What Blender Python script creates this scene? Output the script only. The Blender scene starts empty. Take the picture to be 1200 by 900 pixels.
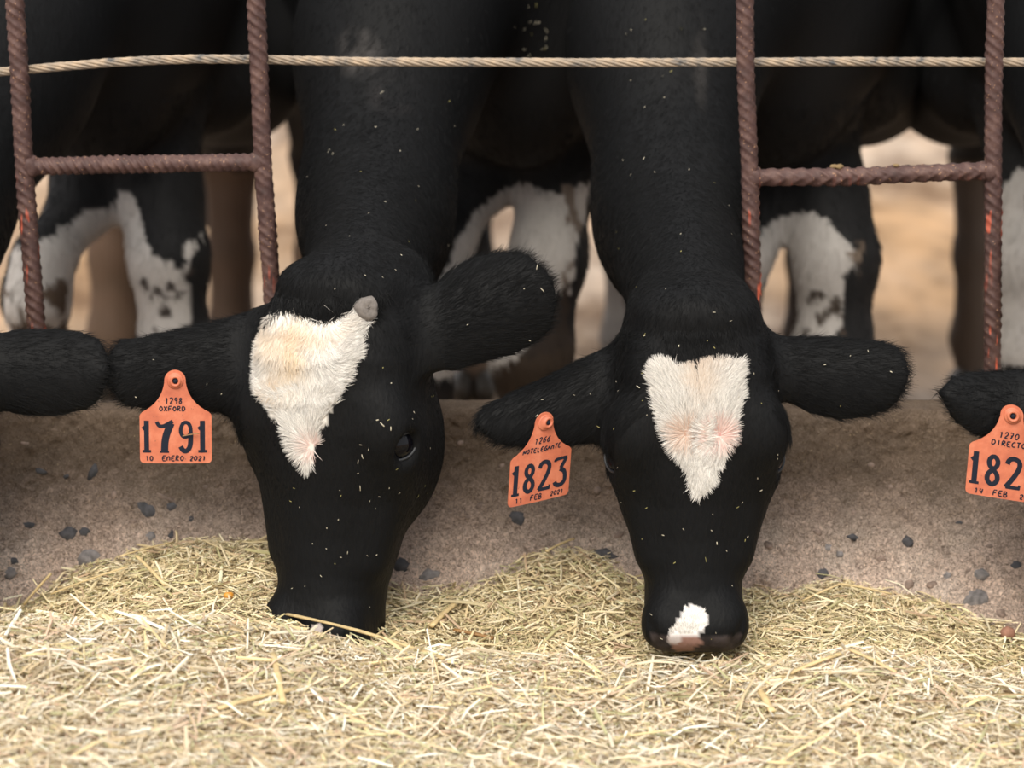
import bpy, math, random
import numpy as np
from mathutils import Vector, Matrix
from mathutils.bvhtree import BVHTree

S = bpy.context.scene
C = S.collection
RNG = np.random.default_rng(7)
random.seed(7)

# ------------------------------------------------------------------ camera
PITCH = math.radians(12.0)
CAMP = np.array([0.0, -3.23, 1.17])
FPX = 3300.0
cd = bpy.data.cameras.new('camera')
cd.sensor_width = 36.0
cd.lens = 36.0 * FPX / 1200.0
cd.clip_start = 0.1
cd.clip_end = 200
cd.dof.use_dof = True
cd.dof.focus_distance = 3.12
cd.dof.aperture_fstop = 4.0
cam = bpy.data.objects.new('camera', cd)
C.objects.link(cam)
cam.location = Vector(CAMP)
cam.rotation_euler = (math.radians(90) - PITCH, 0, 0)
S.camera = cam

# ------------------------------------------------------------------ sky, lights, exposure
w = bpy.data.worlds.new('overcast_sky')
S.world = w
w.use_nodes = True
bgn = w.node_tree.nodes['Background']
bgn.inputs['Color'].default_value = (0.97, 0.97, 1.0, 1)
bgn.inputs['Strength'].default_value = 0.95
sd = bpy.data.lights.new('soft_sun', 'SUN')
sd.energy = 3.3
sd.angle = math.radians(40)
sd.color = (1.0, 0.93, 0.82)
sun = bpy.data.objects.new('soft_sun', sd)
C.objects.link(sun)
sun.rotation_euler = (math.radians(42), math.radians(-12), 0)
S.view_settings.view_transform = 'Standard'
S.view_settings.look = 'None'
S.view_settings.gamma = 1
S.view_settings.use_curve_mapping = False
S.view_settings.exposure = 0.2
S.cycles.use_denoising = True
S.cycles.max_bounces = 6

# ------------------------------------------------------------------ helpers
FW = np.array([0, math.cos(PITCH), -math.sin(PITCH)])
UP = np.array([0, math.sin(PITCH), math.cos(PITCH)])


def ray(px, py):
    d = FW + np.array([1.0, 0, 0]) * (px - 600) / FPX - UP * (py - 450) / FPX
    return d


def P(px, py, Y):
    d = ray(px, py)
    return CAMP + d * ((Y - CAMP[1]) / d[1])


def zray(py, Y):
    return P(600, py, Y)[2]


def nrm(v):
    v = np.asarray(v, float)
    return v / max(1e-9, np.linalg.norm(v))


def tag(o, label=None, cat=None, group=None, kind=None):
    if label: o['label'] = label
    if cat: o['category'] = cat
    if group: o['group'] = group
    if kind: o['kind'] = kind
    return o


def empty(name, loc=(0, 0, 0)):
    o = bpy.data.objects.new(name, None)
    o.location = loc
    o.empty_display_size = 0.05
    C.objects.link(o)
    return o


def mesh_obj(name, V, F, mat, parent=None, smooth=True, attrs=None):
    """V (n,3) world coords, F (m,3|4) int array or list of lists."""
    me = bpy.data.meshes.new(name)
    V = np.asarray(V, np.float32)
    if isinstance(F, np.ndarray):
        k = F.shape[1]
        me.vertices.add(len(V))
        me.vertices.foreach_set('co', V.ravel())
        me.loops.add(F.size)
        me.loops.foreach_set('vertex_index', F.astype(np.int32).ravel())
        me.polygons.add(len(F))
        me.polygons.foreach_set('loop_start', np.arange(0, F.size, k, dtype=np.int32))
        me.polygons.foreach_set('use_smooth', np.full(len(F), smooth))
        me.update(calc_edges=True)
    else:
        me.from_pydata([tuple(map(float, v)) for v in V], [], F)
        if smooth:
            me.polygons.foreach_set('use_smooth', np.full(len(me.polygons), True))
    for an, col in (attrs or {}).items():
        a = me.color_attributes.new(an, 'FLOAT_COLOR', 'POINT')
        c4 = np.ones((len(V), 4), np.float32)
        c4[:, :3] = col
        a.data.foreach_set('color', c4.ravel())
    me.materials.append(mat)
    o = bpy.data.objects.new(name, me)
    C.objects.link(o)
    if parent is not None:
        o.parent = parent
        off = parent_world(parent)
        o.location = -Vector(off)
    return o


def parent_world(p):
    v = Vector((0, 0, 0))
    while p is not None:
        v += p.location
        p = p.parent
    return v


# ------------------------------------------------------------------ materials
def new_mat(name):
    m = bpy.data.materials.new(name)
    m.use_nodes = True
    nt = m.node_tree
    return m, nt, nt.nodes['Principled BSDF']


def N(nt, t, **kw):
    n = nt.nodes.new(t)
    for k, v in kw.items():
        if k.startswith('_'):
            setattr(n, k[1:], v)
        else:
            n.inputs[k.replace('__', ' ')].default_value = v
    return n


def ramp(nt, src, stops):
    r = nt.nodes.new('ShaderNodeValToRGB')
    while len(r.color_ramp.elements) < len(stops):
        r.color_ramp.elements.new(0.5)
    for e, (p, c) in zip(r.color_ramp.elements, stops):
        e.position = p
        e.color = (*c, 1) if len(c) == 3 else c
    nt.links.new(src, r.inputs[0])
    return r


def mixc(nt, fac, a, b, mode='MIX'):
    m = nt.nodes.new('ShaderNodeMix')
    m.data_type = 'RGBA'
    m.blend_type = mode
    for idx, x in ((0, fac), (6, a), (7, b)):
        if hasattr(x, 'is_linked') or hasattr(x, 'links'):
            nt.links.new(x, m.inputs[idx])
        else:
            m.inputs[idx].default_value = x if idx == 0 else (*x, 1)
    return m.outputs[2]


def bump(nt, bs, src, strength, dist):
    b = nt.nodes.new('ShaderNodeBump')
    b.inputs['Strength'].default_value = strength
    b.inputs['Distance'].default_value = dist
    nt.links.new(src, b.inputs['Height'])
    nt.links.new(b.outputs[0], bs.inputs['Normal'])
    return b


def simple_mat(name, col, rough=0.6, metal=0.0, noise=None, spec=0.5):
    m, nt, bs = new_mat(name)
    bs.inputs['Roughness'].default_value = rough
    bs.inputs['Metallic'].default_value = metal
    bs.inputs['Specular IOR Level'].default_value = spec
    tc = nt.nodes.new('ShaderNodeTexCoord')
    n = N(nt, 'ShaderNodeTexNoise', Scale=noise or 60.0, Detail=4.0)
    nt.links.new(tc.outputs['Object'], n.inputs['Vector'])
    r = ramp(nt, n.outputs[0], [(0.3, tuple(c * 0.8 for c in col)), (0.7, tuple(min(1, c * 1.15) for c in col))])
    nt.links.new(r.outputs[0], bs.inputs['Base Color'])
    return m


def attr_mat(name, attr, rough=0.6, spec=0.3, bump_scale=None, bump_s=0.3, bump_d=0.002):
    m, nt, bs = new_mat(name)
    a = N(nt, 'ShaderNodeAttribute', _attribute_name=attr)
    nt.links.new(a.outputs['Color'], bs.inputs['Base Color'])
    bs.inputs['Roughness'].default_value = rough
    bs.inputs['Specular IOR Level'].default_value = spec
    if bump_scale:
        tc = nt.nodes.new('ShaderNodeTexCoord')
        mp = N(nt, 'ShaderNodeMapping')
        mp.inputs['Scale'].default_value = (1, 1, 0.3)
        nt.links.new(tc.outputs['Object'], mp.inputs['Vector'])
        n = N(nt, 'ShaderNodeTexNoise', Scale=bump_scale, Detail=6.0)
        nt.links.new(mp.outputs[0], n.inputs['Vector'])
        bump(nt, bs, n.outputs[0], bump_s, bump_d)
    return m


M_HIDE = attr_mat('short_coat', 'coat', 0.6, 0.12, 220.0, 0.35, 0.004)
M_HAIR = attr_mat('hair_strands', 'strand', 0.5, 0.13)
M_STRAW = attr_mat('chopped_straw', 'straw', 0.6, 0.3)
M_EYE = simple_mat('wet_eye', (0.004, 0.004, 0.006), 0.12, spec=0.25)
M_LID = simple_mat('eyelid_skin', (0.022, 0.024, 0.027), 0.4)
M_PINK = simple_mat('pink_skin', (0.32, 0.11, 0.12), 0.35)
M_HORN = simple_mat('horn_bud', (0.17, 0.15, 0.135), 0.8, noise=300)
M_HOOF = simple_mat('hoof', (0.05, 0.04, 0.03), 0.5)
M_INK = simple_mat('tag_ink', (0.016, 0.020, 0.032), 0.9, noise=900, spec=0.15)
M_STRAWBIG = simple_mat('straw_stem', (0.62, 0.47, 0.24), 0.5, noise=120)
M_STRAWBROWN = simple_mat('brown_stem', (0.30, 0.16, 0.06), 0.5, noise=120)
M_CORN = simple_mat('corn_kernel', (0.75, 0.33, 0.05), 0.4)
M_REDSTONE = simple_mat('reddish_pebble', (0.30, 0.15, 0.10), 0.8, noise=150)
M_DRYMUD = simple_mat('dried_fodder', (0.22, 0.15, 0.07), 0.9, noise=500)


def concrete_mat():
    m, nt, bs = new_mat('rough_dirty_concrete')
    bs.inputs['Roughness'].default_value = 0.92
    bs.inputs['Specular IOR Level'].default_value = 0.2
    tc = nt.nodes.new('ShaderNodeTexCoord')
    O = tc.outputs['Object']
    n1 = N(nt, 'ShaderNodeTexNoise', Scale=9.0, Detail=8.0, Roughness=0.65)
    n2 = N(nt, 'ShaderNodeTexNoise', Scale=230.0, Detail=4.0, Roughness=0.75, Distortion=1.5)
    n3 = N(nt, 'ShaderNodeTexNoise', Scale=24.0, Detail=9.0, Roughness=0.72, Distortion=0.8)
    n4 = N(nt, 'ShaderNodeTexNoise', Scale=420.0, Detail=2.0)
    vo = N(nt, 'ShaderNodeTexVoronoi', Scale=34.0)
    for n in (n1, n2, n3, n4, vo):
        nt.links.new(O, n.inputs['Vector'])
    r1 = ramp(nt, n1.outputs[0], [(0.3, (0.44, 0.33, 0.265)), (0.52, (0.60, 0.47, 0.39)), (0.7, (0.72, 0.60, 0.51))])
    r2 = ramp(nt, n3.outputs[0], [(0.30, (0.40, 0.36, 0.33)), (0.42, (0.9, 0.9, 0.9)), (0.6, (1.1, 1.1, 1.1)), (0.68, (1.25, 1.22, 1.2))])
    c = mixc(nt, 0.85, r1.outputs[0], r2.outputs[0], 'MULTIPLY')
    r3 = ramp(nt, n2.outputs[0], [(0.38, (0.30, 0.27, 0.25)), (0.5, (1, 1, 1)), (0.62, (1.7, 1.65, 1.6))])
    c = mixc(nt, 0.8, c, r3.outputs[0], 'MULTIPLY')
    # band of trodden-in dung and grease under the lip, with an irregular lower edge
    sp = nt.nodes.new('ShaderNodeSeparateXYZ')
    nt.links.new(O, sp.inputs[0])
    ad = N(nt, 'ShaderNodeMath', _operation='MULTIPLY_ADD')
    nt.links.new(n1.outputs[0], ad.inputs[0])
    ad.inputs[1].default_value = 0.16
    nt.links.new(sp.outputs['Z'], ad.inputs[2])
    mr = N(nt, 'ShaderNodeMapRange')
    mr.interpolation_type = 'SMOOTHSTEP'
    nt.links.new(ad.outputs[0], mr.inputs[0])
    mr.inputs[1].default_value = 0.335
    mr.inputs[2].default_value = 0.475
    dirt = mixc(nt, n3.outputs[0], (0.05, 0.034, 0.021), (0.18, 0.125, 0.08))
    mf = N(nt, 'ShaderNodeMath', _operation='MULTIPLY')
    nt.links.new(mr.outputs[0], mf.inputs[0])
    mf.inputs[1].default_value = 0.86
    c = mixc(nt, mf.outputs[0], c, dirt)
    # bits of chaff stuck on
    gt = N(nt, 'ShaderNodeMath', _operation='GREATER_THAN')
    nt.links.new(n4.outputs[0], gt.inputs[0])
    gt.inputs[1].default_value = 0.71
    c = mixc(nt, gt.outputs[0], c, (0.42, 0.32, 0.20))
    nt.links.new(c, bs.inputs['Base Color'])
    a2 = N(nt, 'ShaderNodeMath', _operation='MULTIPLY_ADD')
    nt.links.new(n3.outputs[0], a2.inputs[0])
    a2.inputs[1].default_value = 1.2
    nt.links.new(n2.outputs[0], a2.inputs[2])
    bump(nt, bs, a2.outputs[0], 0.9, 0.006)
    return m


def stone_mat(name, col):
    m, nt, bs = new_mat(name)
    bs.inputs['Roughness'].default_value = 0.8
    tc = nt.nodes.new('ShaderNodeTexCoord')
    n = N(nt, 'ShaderNodeTexNoise', Scale=120.0, Detail=5.0)
    nt.links.new(tc.outputs['Object'], n.inputs['Vector'])
    r = ramp(nt, n.outputs[0], [(0.3, tuple(c * 0.55 for c in col)), (0.7, tuple(c * 1.5 for c in col))])
    nt.links.new(r.outputs[0], bs.inputs['Base Color'])
    bump(nt, bs, n.outputs[0], 0.5, 0.002)
    return m


def rust_mat():
    m, nt, bs = new_mat('rusty_painted_steel')
    bs.inputs['Roughness'].default_value = 0.62
    bs.inputs['Metallic'].default_value = 0.15
    tc = nt.nodes.new('ShaderNodeTexCoord')
    O = tc.outputs['Object']
    n = N(nt, 'ShaderNodeTexNoise', Scale=45.0, Detail=8.0, Roughness=0.7)
    nt.links.new(O, n.inputs['Vector'])
    r = ramp(nt, n.outputs[0], [(0.3, (0.042, 0.021, 0.018)), (0.5, (0.080, 0.040, 0.034)), (0.68, (0.14, 0.078, 0.062))])
    n2 = N(nt, 'ShaderNodeTexNoise', Scale=300.0, Detail=2.0)
    nt.links.new(O, n2.inputs['Vector'])
    gt = ramp(nt, n2.outputs[0], [(0.66, (0, 0, 0)), (0.72, (1, 1, 1))])
    c = mixc(nt, gt.outputs[0], r.outputs[0], (0.34, 0.19, 0.11))
    # worn streaks of red-orange paint, along the ribs of the lower half
    mp = N(nt, 'ShaderNodeMapping')
    mp.inputs['Rotation'].default_value = (0, math.radians(38), 0)
    mp.inputs['Scale'].default_value = (260, 60, 34)
    nt.links.new(O, mp.inputs['Vector'])
    n3 = N(nt, 'ShaderNodeTexNoise', Scale=0.55, Detail=1.0)
    nt.links.new(mp.outputs[0], n3.inputs['Vector'])
    g3 = ramp(nt, n3.outputs[0], [(0.59, (0, 0, 0)), (0.63, (1, 1, 1))])
    n5 = N(nt, 'ShaderNodeTexNoise', Scale=7.0, Detail=1.0)
    nt.links.new(O, n5.inputs['Vector'])
    g5 = ramp(nt, n5.outputs[0], [(0.40, (0, 0, 0)), (0.50, (1, 1, 1))])
    sp = nt.nodes.new('ShaderNodeSeparateXYZ')
    nt.links.new(O, sp.inputs[0])
    mz = N(nt, 'ShaderNodeMapRange')
    nt.links.new(sp.outputs['Z'], mz.inputs[0])
    mz.inputs[1].default_value = 0.72
    mz.inputs[2].default_value = 0.62
    ml = N(nt, 'ShaderNodeMath', _operation='MULTIPLY')
    nt.links.new(g3.outputs[0], ml.inputs[0])
    nt.links.new(g5.outputs[0], ml.inputs[1])
    ml2 = N(nt, 'ShaderNodeMath', _operation='MULTIPLY')
    nt.links.new(ml.outputs[0], ml2.inputs[0])
    nt.links.new(mz.outputs[0], ml2.inputs[1])
    c = mixc(nt, ml2.outputs[0], c, (0.62, 0.12, 0.06))
    nt.links.new(c, bs.inputs['Base Color'])
    bump(nt, bs, n.outputs[0], 0.5, 0.002)
    return m


def cable_mat():
    m, nt, bs = new_mat('dirty_steel_strand')
    bs.inputs['Roughness'].default_value = 0.7
    tc = nt.nodes.new('ShaderNodeTexCoord')
    n = N(nt, 'ShaderNodeTexNoise', Scale=55.0, Detail=6.0, Roughness=0.7)
    nt.links.new(tc.outputs['Object'], n.inputs['Vector'])
    r = ramp(nt, n.outputs[0], [(0.33, (0.07, 0.075, 0.08)), (0.45, (0.27, 0.22, 0.17)), (0.65, (0.46, 0.35, 0.24))])
    nt.links.new(r.outputs[0], bs.inputs['Base Color'])
    bump(nt, bs, n.outputs[0], 0.5, 0.001)
    return m


def tag_mat():
    m, nt, bs = new_mat('orange_plastic')
    bs.inputs['Roughness'].default_value = 0.5
    tc = nt.nodes.new('ShaderNodeTexCoord')
    O = tc.outputs['Object']
    n = N(nt, 'ShaderNodeTexNoise', Scale=45.0, Detail=6.0, Roughness=0.65)
    nt.links.new(O, n.inputs['Vector'])
    r = ramp(nt, n.outputs[0], [(0.3, (0.44, 0.115, 0.062)), (0.5, (0.56, 0.16, 0.082)), (0.72, (0.66, 0.23, 0.13))])
    n2 = N(nt, 'ShaderNodeTexNoise', Scale=350.0, Detail=2.0)
    nt.links.new(O, n2.inputs['Vector'])
    g = ramp(nt, n2.outputs[0], [(0.70, (0, 0, 0)), (0.74, (1, 1, 1))])
    c = mixc(nt, g.outputs[0], r.outputs[0], (0.28, 0.10, 0.06))
    nt.links.new(c, bs.inputs['Base Color'])
    bs.inputs['Subsurface Weight'].default_value = 0.0
    return m


def ground_mat():
    m, nt, bs = new_mat('dry_yard_earth')
    bs.inputs['Roughness'].default_value = 0.95
    bs.inputs['Specular IOR Level'].default_value = 0.1
    tc = nt.nodes.new('ShaderNodeTexCoord')
    O = tc.outputs['Object']
    n = N(nt, 'ShaderNodeTexNoise', Scale=1.1, Detail=5.0, Roughness=0.6)
    n2 = N(nt, 'ShaderNodeTexNoise', Scale=3.6, Detail=6.0, Roughness=0.65)
    mp = N(nt, 'ShaderNodeMapping')
    mp.inputs['Scale'].default_value = (1.0, 0.35, 1)
    nt.links.new(O, mp.inputs['Vector'])
    nt.links.new(mp.outputs[0], n.inputs['Vector'])
    nt.links.new(mp.outputs[0], n2.inputs['Vector'])
    r = ramp(nt, n.outputs[0], [(0.36, (0.37, 0.235, 0.130)), (0.5, (0.35, 0.25, 0.17)), (0.60, (0.44, 0.35, 0.275))])
    r2 = ramp(nt, n2.outputs[0], [(0.38, (0.34, 0.28, 0.24)), (0.50, (0.92, 0.92, 0.92)), (0.62, (1.38, 1.35, 1.33))])
    c = mixc(nt, 0.8, r.outputs[0], r2.outputs[0], 'MULTIPLY')
    nt.links.new(c, bs.inputs['Base Color'])
    bump(nt, bs, n2.outputs[0], 0.6, 0.05)
    return m


M_CONC = concrete_mat()
M_STONES = [stone_mat('dark_aggregate', (0.060, 0.058, 0.062)), stone_mat('grey_aggregate', (0.17, 0.155, 0.15)),
            stone_mat('brown_aggregate', (0.20, 0.145, 0.115))]
M_RUST = rust_mat()
M_CABLE = cable_mat()
M_TAG = tag_mat()
M_GROUND = ground_mat()


# ------------------------------------------------------------------ numeric noise
def hash3(ix, iy, iz, seed=0):
    h = (ix * 374761393 + iy * 668265263 + iz * 1274126177 + seed * 1013904223) & 0xFFFFFFFF
    h = ((h ^ (h >> 13)) * 1103515245) & 0xFFFFFFFF
    h = ((h ^ (h >> 16)) * 2654435761) & 0xFFFFFFFF
    return ((h ^ (h >> 15)) & 0xFFFFFF) / float(0xFFFFFF)


def vnoise(p, scale=1.0, seed=0):
    p = np.asarray(p, float) * scale + 1000.0
    i = np.floor(p).astype(np.int64)
    f = p - i
    f = f * f * (3 - 2 * f)
    r = 0
    for dx in (0, 1):
        for dy in (0, 1):
            for dz in (0, 1):
                wgt = (f[..., 0] if dx else 1 - f[..., 0]) * (f[..., 1] if dy else 1 - f[..., 1]) * (f[..., 2] if dz else 1 - f[..., 2])
                r = r + wgt * hash3(i[..., 0] + dx, i[..., 1] + dy, i[..., 2] + dz, seed)
    return r * 2 - 1


def fbm(p, scale=1.0, octs=4, seed=0):
    a, s, t = 0, 1.0, 0
    for k in range(octs):
        a = a + vnoise(p, scale * 2 ** k, seed + k) * s
        t += s
        s *= 0.5
    return a / t


def poly_sd(pts, poly):
    """signed distance (negative inside) of 2-D points to polygon"""
    poly = np.asarray(poly, float)
    d = np.full(len(pts), 1e9)
    ins = np.zeros(len(pts), bool)
    n = len(poly)
    for i in range(n):
        a, b = poly[i], poly[(i + 1) % n]
        e = b - a
        wv = pts - a
        t = np.clip((wv @ e) / max(e @ e, 1e-12), 0, 1)
        q = wv - t[:, None] * e
        d = np.minimum(d, (q ** 2).sum(1))
        c1 = pts[:, 1] >= a[1]
        c2 = pts[:, 1] < b[1]
        c3 = e[0] * wv[:, 1] > e[1] * wv[:, 0]
        ins ^= (c1 & c2 & c3) | (~c1 & ~c2 & ~c3)
    d = np.sqrt(d)
    return np.where(ins, -d, d)


# ------------------------------------------------------------------ implicit surfaces
class Field:
    def __init__(s, xs, ys, zs):
        s.xs, s.ys, s.zs = [np.asarray(a, np.float32) for a in (xs, ys, zs)]
        s.f = np.full((len(xs), len(ys), len(zs)), 0.3, np.float32)

    def sub(s, lo, hi):
        sl = []
        for a, l, h in zip((s.xs, s.ys, s.zs), lo, hi):
            i0 = max(0, np.searchsorted(a, l) - 1)
            i1 = min(len(a), np.searchsorted(a, h) + 1)
            if i1 - i0 < 1:
                return None, None
            sl.append(slice(i0, i1))
        sl = tuple(sl)
        X, Y, Z = np.meshgrid(s.xs[sl[0]], s.ys[sl[1]], s.zs[sl[2]], indexing='ij')
        return sl, (X, Y, Z)

    def add(s, lo, hi, fn, k=0.02, cut=False, m=None):
        m = (k + 0.03) if m is None else m
        sl, g = s.sub(np.array(lo) - m, np.array(hi) + m)
        if sl is None: return
        d = fn(*g).astype(np.float32)
        f = s.f[sl]
        if cut:
            h = np.maximum(k - np.abs(-d - f), 0) / k
            s.f[sl] = np.maximum(f, -d) + h * h * k / 4
        else:
            h = np.maximum(k - np.abs(d - f), 0) / k
            s.f[sl] = np.minimum(f, d) - h * h * k / 4

    def cone(s, a, b, ra, rb, k=0.02, sc=(1, 1, 1), cut=False):
        a, b, sc = np.array(a, float), np.array(b, float), np.array(sc, float)
        R = max(ra, rb) * sc
        def fn(X, Y, Z):
            A, B = a / sc, b / sc
            p = (X / sc[0] - A[0], Y / sc[1] - A[1], Z / sc[2] - A[2])
            ba = B - A
            t = np.clip((p[0] * ba[0] + p[1] * ba[1] + p[2] * ba[2]) / max(ba @ ba, 1e-9), 0, 1)
            return (np.sqrt((p[0] - t * ba[0]) ** 2 + (p[1] - t * ba[1]) ** 2 + (p[2] - t * ba[2]) ** 2) - (ra + (rb - ra) * t)) * sc.min()
        s.add(np.minimum(a, b) - R, np.maximum(a, b) + R, fn, k, cut)

    def chain(s, pts, k=0.02, sc=(1, 1, 1)):
        for (a, ra), (b, rb) in zip(pts[:-1], pts[1:]):
            s.cone(a, b, ra, rb, k, sc)

    def ell(s, c, r, k=0.02, cut=False, R=None):
        c, r = np.array(c, float), np.array(r, float)
        R = np.eye(3) if R is None else np.array(R, float)   # rows: local axes
        ext = np.full(3, r.max()) if not np.allclose(R, np.eye(3)) else r
        def fn(X, Y, Z):
            p = (X - c[0], Y - c[1], Z - c[2])
            q = 0
            g = 0
            for i in range(3):
                l = (p[0] * R[i, 0] + p[1] * R[i, 1] + p[2] * R[i, 2])
                q = q + (l / r[i]) ** 2
                g = g + (l / r[i] ** 2) ** 2
            q = np.sqrt(q)
            return q * (q - 1) / np.maximum(np.sqrt(g), 1e-6)
        s.add(c - ext, c + ext, fn, k, cut)

    def nets(s):
        f = s.f
        neg = f < 0
        n = neg[:-1, :-1, :-1].astype(np.int8)
        tot = np.zeros(n.shape, np.int8)
        corners = [(i, j, k) for i in (0, 1) for j in (0, 1) for k in (0, 1)]
        nx, ny, nz = n.shape
        for i, j, k in corners:
            tot += neg[i:i + nx, j:j + ny, k:k + nz]
        act = (tot > 0) & (tot < 8)
        I, J, K = np.nonzero(act)
        vid = np.full(act.shape, -1, np.int32)
        vid[I, J, K] = np.arange(len(I))
        acc = np.zeros((len(I), 3))
        cnt = np.zeros(len(I))
        for a in corners:
            for ax in range(3):
                if a[ax] == 0:
                    b = list(a); b[ax] = 1
                    fa = f[I + a[0], J + a[1], K + a[2]]
                    fb = f[I + b[0], J + b[1], K + b[2]]
                    mm = (fa < 0) != (fb < 0)
                    t = np.where(mm, fa / np.where(mm, fa - fb, 1), 0)
                    p = np.tile(np.array(a, float), (len(I), 1))
                    p[:, ax] += t
                    acc += p * mm[:, None]
                    cnt += mm
        acc /= cnt[:, None]
        idx = acc + np.stack([I, J, K], 1)
        V = np.stack([np.interp(idx[:, 0], np.arange(len(s.xs)), s.xs), np.interp(idx[:, 1], np.arange(len(s.ys)), s.ys),
                      np.interp(idx[:, 2], np.arange(len(s.zs)), s.zs)], 1)
        Fs = []
        # x edges
        a, b = neg[:-1, 1:-1, 1:-1], neg[1:, 1:-1, 1:-1]
        i, j, k = np.nonzero(a != b); j += 1; k += 1
        q = np.stack([vid[i, j - 1, k - 1], vid[i, j, k - 1], vid[i, j, k], vid[i, j - 1, k]], 1)
        fl = ~neg[i, j, k]; q[fl] = q[fl][:, ::-1]; Fs.append(q)
        a, b = neg[1:-1, :-1, 1:-1], neg[1:-1, 1:, 1:-1]
        i, j, k = np.nonzero(a != b); i += 1; k += 1
        q = np.stack([vid[i - 1, j, k - 1], vid[i - 1, j, k], vid[i, j, k], vid[i, j, k - 1]], 1)
        fl = ~neg[i, j, k]; q[fl] = q[fl][:, ::-1]; Fs.append(q)
        a, b = neg[1:-1, 1:-1, :-1], neg[1:-1, 1:-1, 1:]
        i, j, k = np.nonzero(a != b); i += 1; j += 1
        q = np.stack([vid[i - 1, j - 1, k], vid[i, j - 1, k], vid[i, j, k], vid[i - 1, j, k]], 1)
        fl = ~neg[i, j, k]; q[fl] = q[fl][:, ::-1]; Fs.append(q)
        return V, np.concatenate(Fs).astype(np.int32)


def vnormals(V, F):
    n = np.cross(V[F[:, 2]] - V[F[:, 0]], V[F[:, 3]] - V[F[:, 1]])
    vn = np.zeros_like(V)
    for c in range(4):
        for a in range(3):
            vn[:, a] += np.bincount(F[:, c], n[:, a], minlength=len(V))
    return vn / np.maximum(np.linalg.norm(vn, axis=1), 1e-12)[:, None]


def axis_grid(segs):
    out = [segs[0][0]]
    for a, b, st in segs:
        n = max(1, int(round((b - a) / st)))
        out += list(np.linspace(a, b, n + 1)[1:])
    return np.array(out)


# ------------------------------------------------------------------ floor (yard), wall, hay base
def grid_mesh(xs, ys, zf):
    X, Y = np.meshgrid(xs, ys, indexing='ij')
    Z = zf(X, Y)
    V = np.stack([X, Y, Z], -1).reshape(-1, 3)
    nx, ny = len(xs), len(ys)
    i = np.arange(nx - 1)[:, None] * ny + np.arange(ny - 1)[None, :]
    F = np.stack([i, i + ny, i + ny + 1, i + 1], -1).reshape(-1, 4)
    return V, F


def yard_z(X, Y):
    p = np.stack([X, Y, X * 0], -1)
    return fbm(p, 1.3, 4, 3) * 0.035 * np.clip((Y - 0.3) / 0.6, 0, 1)


V, F = grid_mesh(np.linspace(-9, 9, 220), np.concatenate([np.linspace(-5, 0, 8), np.linspace(0.1, 26, 260)]), yard_z)
V[:, 2] -= np.where(V[:, 1] < 0.05, 0.03, 0)
tag(mesh_obj('floor', V, F, M_GROUND), 'dry sandy cattle yard ground with scattered dung patches', kind='structure')

XW = 1.3
# wall section: curved manger face, y as function of z
WALL_TOP = 0.440


def wall_y(z):
    t = np.clip((WALL_TOP - z) / 0.30, 0, 1.5)
    return 0.05 - 0.17 * t ** 1.5


_pr = np.random.default_rng(99)
PITS = [(_pr.uniform(-0.8, 0.8), _pr.uniform(0.2, 0.43), _pr.uniform(0.004, 0.013), _pr.uniform(0.0025, 0.006), _pr.uniform(0.001, 0.0035) * _pr.choice([1, 1, -0.6]), _pr.uniform(-1, 1)) for _ in range(420)]


def wall_disp(x, z):
    p = np.stack([x, z, x * 0], -1)
    d = fbm(p, 6, 5, 11) * 0.007 + fbm(p, 45, 4, 17) * 0.005 + fbm(p, 190, 2, 19) * 0.0012
    shp = d.shape
    d, xf, zf = d.ravel().copy(), np.asarray(x, float).ravel(), np.asarray(z, float).ravel()
    if d.size > 1000:                       # chips and pits knocked out of the face
        for cx_, cz_, a_, b_, dep, rot in PITS:
            m = np.nonzero((np.abs(xf - cx_) < a_ * 1.5) & (np.abs(zf - cz_) < a_ * 1.5))[0]
            u, v = xf[m] - cx_, zf[m] - cz_
            c_, s_ = math.cos(rot), math.sin(rot)
            q = ((u * c_ + v * s_) / a_) ** 2 + ((v * c_ - u * s_) / b_) ** 2
            d[m] -= dep * np.clip(1 - q, 0, 1) ** 0.6
    return d.reshape(shp)


xs = np.linspace(-XW, XW, 1240)
prof = []            # (y, z, disp weight)
for z in np.concatenate([np.linspace(-0.02, 0.18, 20), np.linspace(0.184, WALL_TOP - 0.012, 110)]):
    prof.append((wall_y(z), z, 1.0))
for a in np.linspace(0, 90, 7)[1:]:
    prof.append((0.05 + 0.012 * (1 - math.cos(math.radians(a))), WALL_TOP - 0.012 + 0.012 * math.sin(math.radians(a)), 0.8))
for y in np.linspace(0.070, 0.112, 5):
    prof.append((y, WALL_TOP, 0.5))
prof.append((0.122, WALL_TOP - 0.012, 0.3))
prof.append((0.125, -0.02, 0.3))
prof = np.array(prof)
X, T = np.meshgrid(xs, np.arange(len(prof)), indexing='ij')
yy, zz, ww = prof[T, 0], prof[T, 1], prof[T, 2]
D = wall_disp(X, zz)
top = (T > 135)
Yv = np.where(top, yy, yy - D * ww)
Zv = np.where(top, zz + fbm(np.stack([X, yy, yy * 0], -1), 12, 4, 5) * 0.006, zz + D * 0.3 * (T > 126))
Zv = np.where(T == len(prof) - 1, -0.02, Zv)
V = np.stack([X, Yv, Zv], -1).reshape(-1, 3)
nx, ny = X.shape
i = np.arange(nx - 1)[:, None] * ny + np.arange(ny - 1)[None, :]
F = np.stack([i, i + ny, i + ny + 1, i + 1], -1).reshape(-1, 4)
wall = mesh_obj('wall_front', V, F, M_CONC)
tag(wall, 'low rough concrete feed wall with embedded stones and dirt along its lip', kind='structure')


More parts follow.
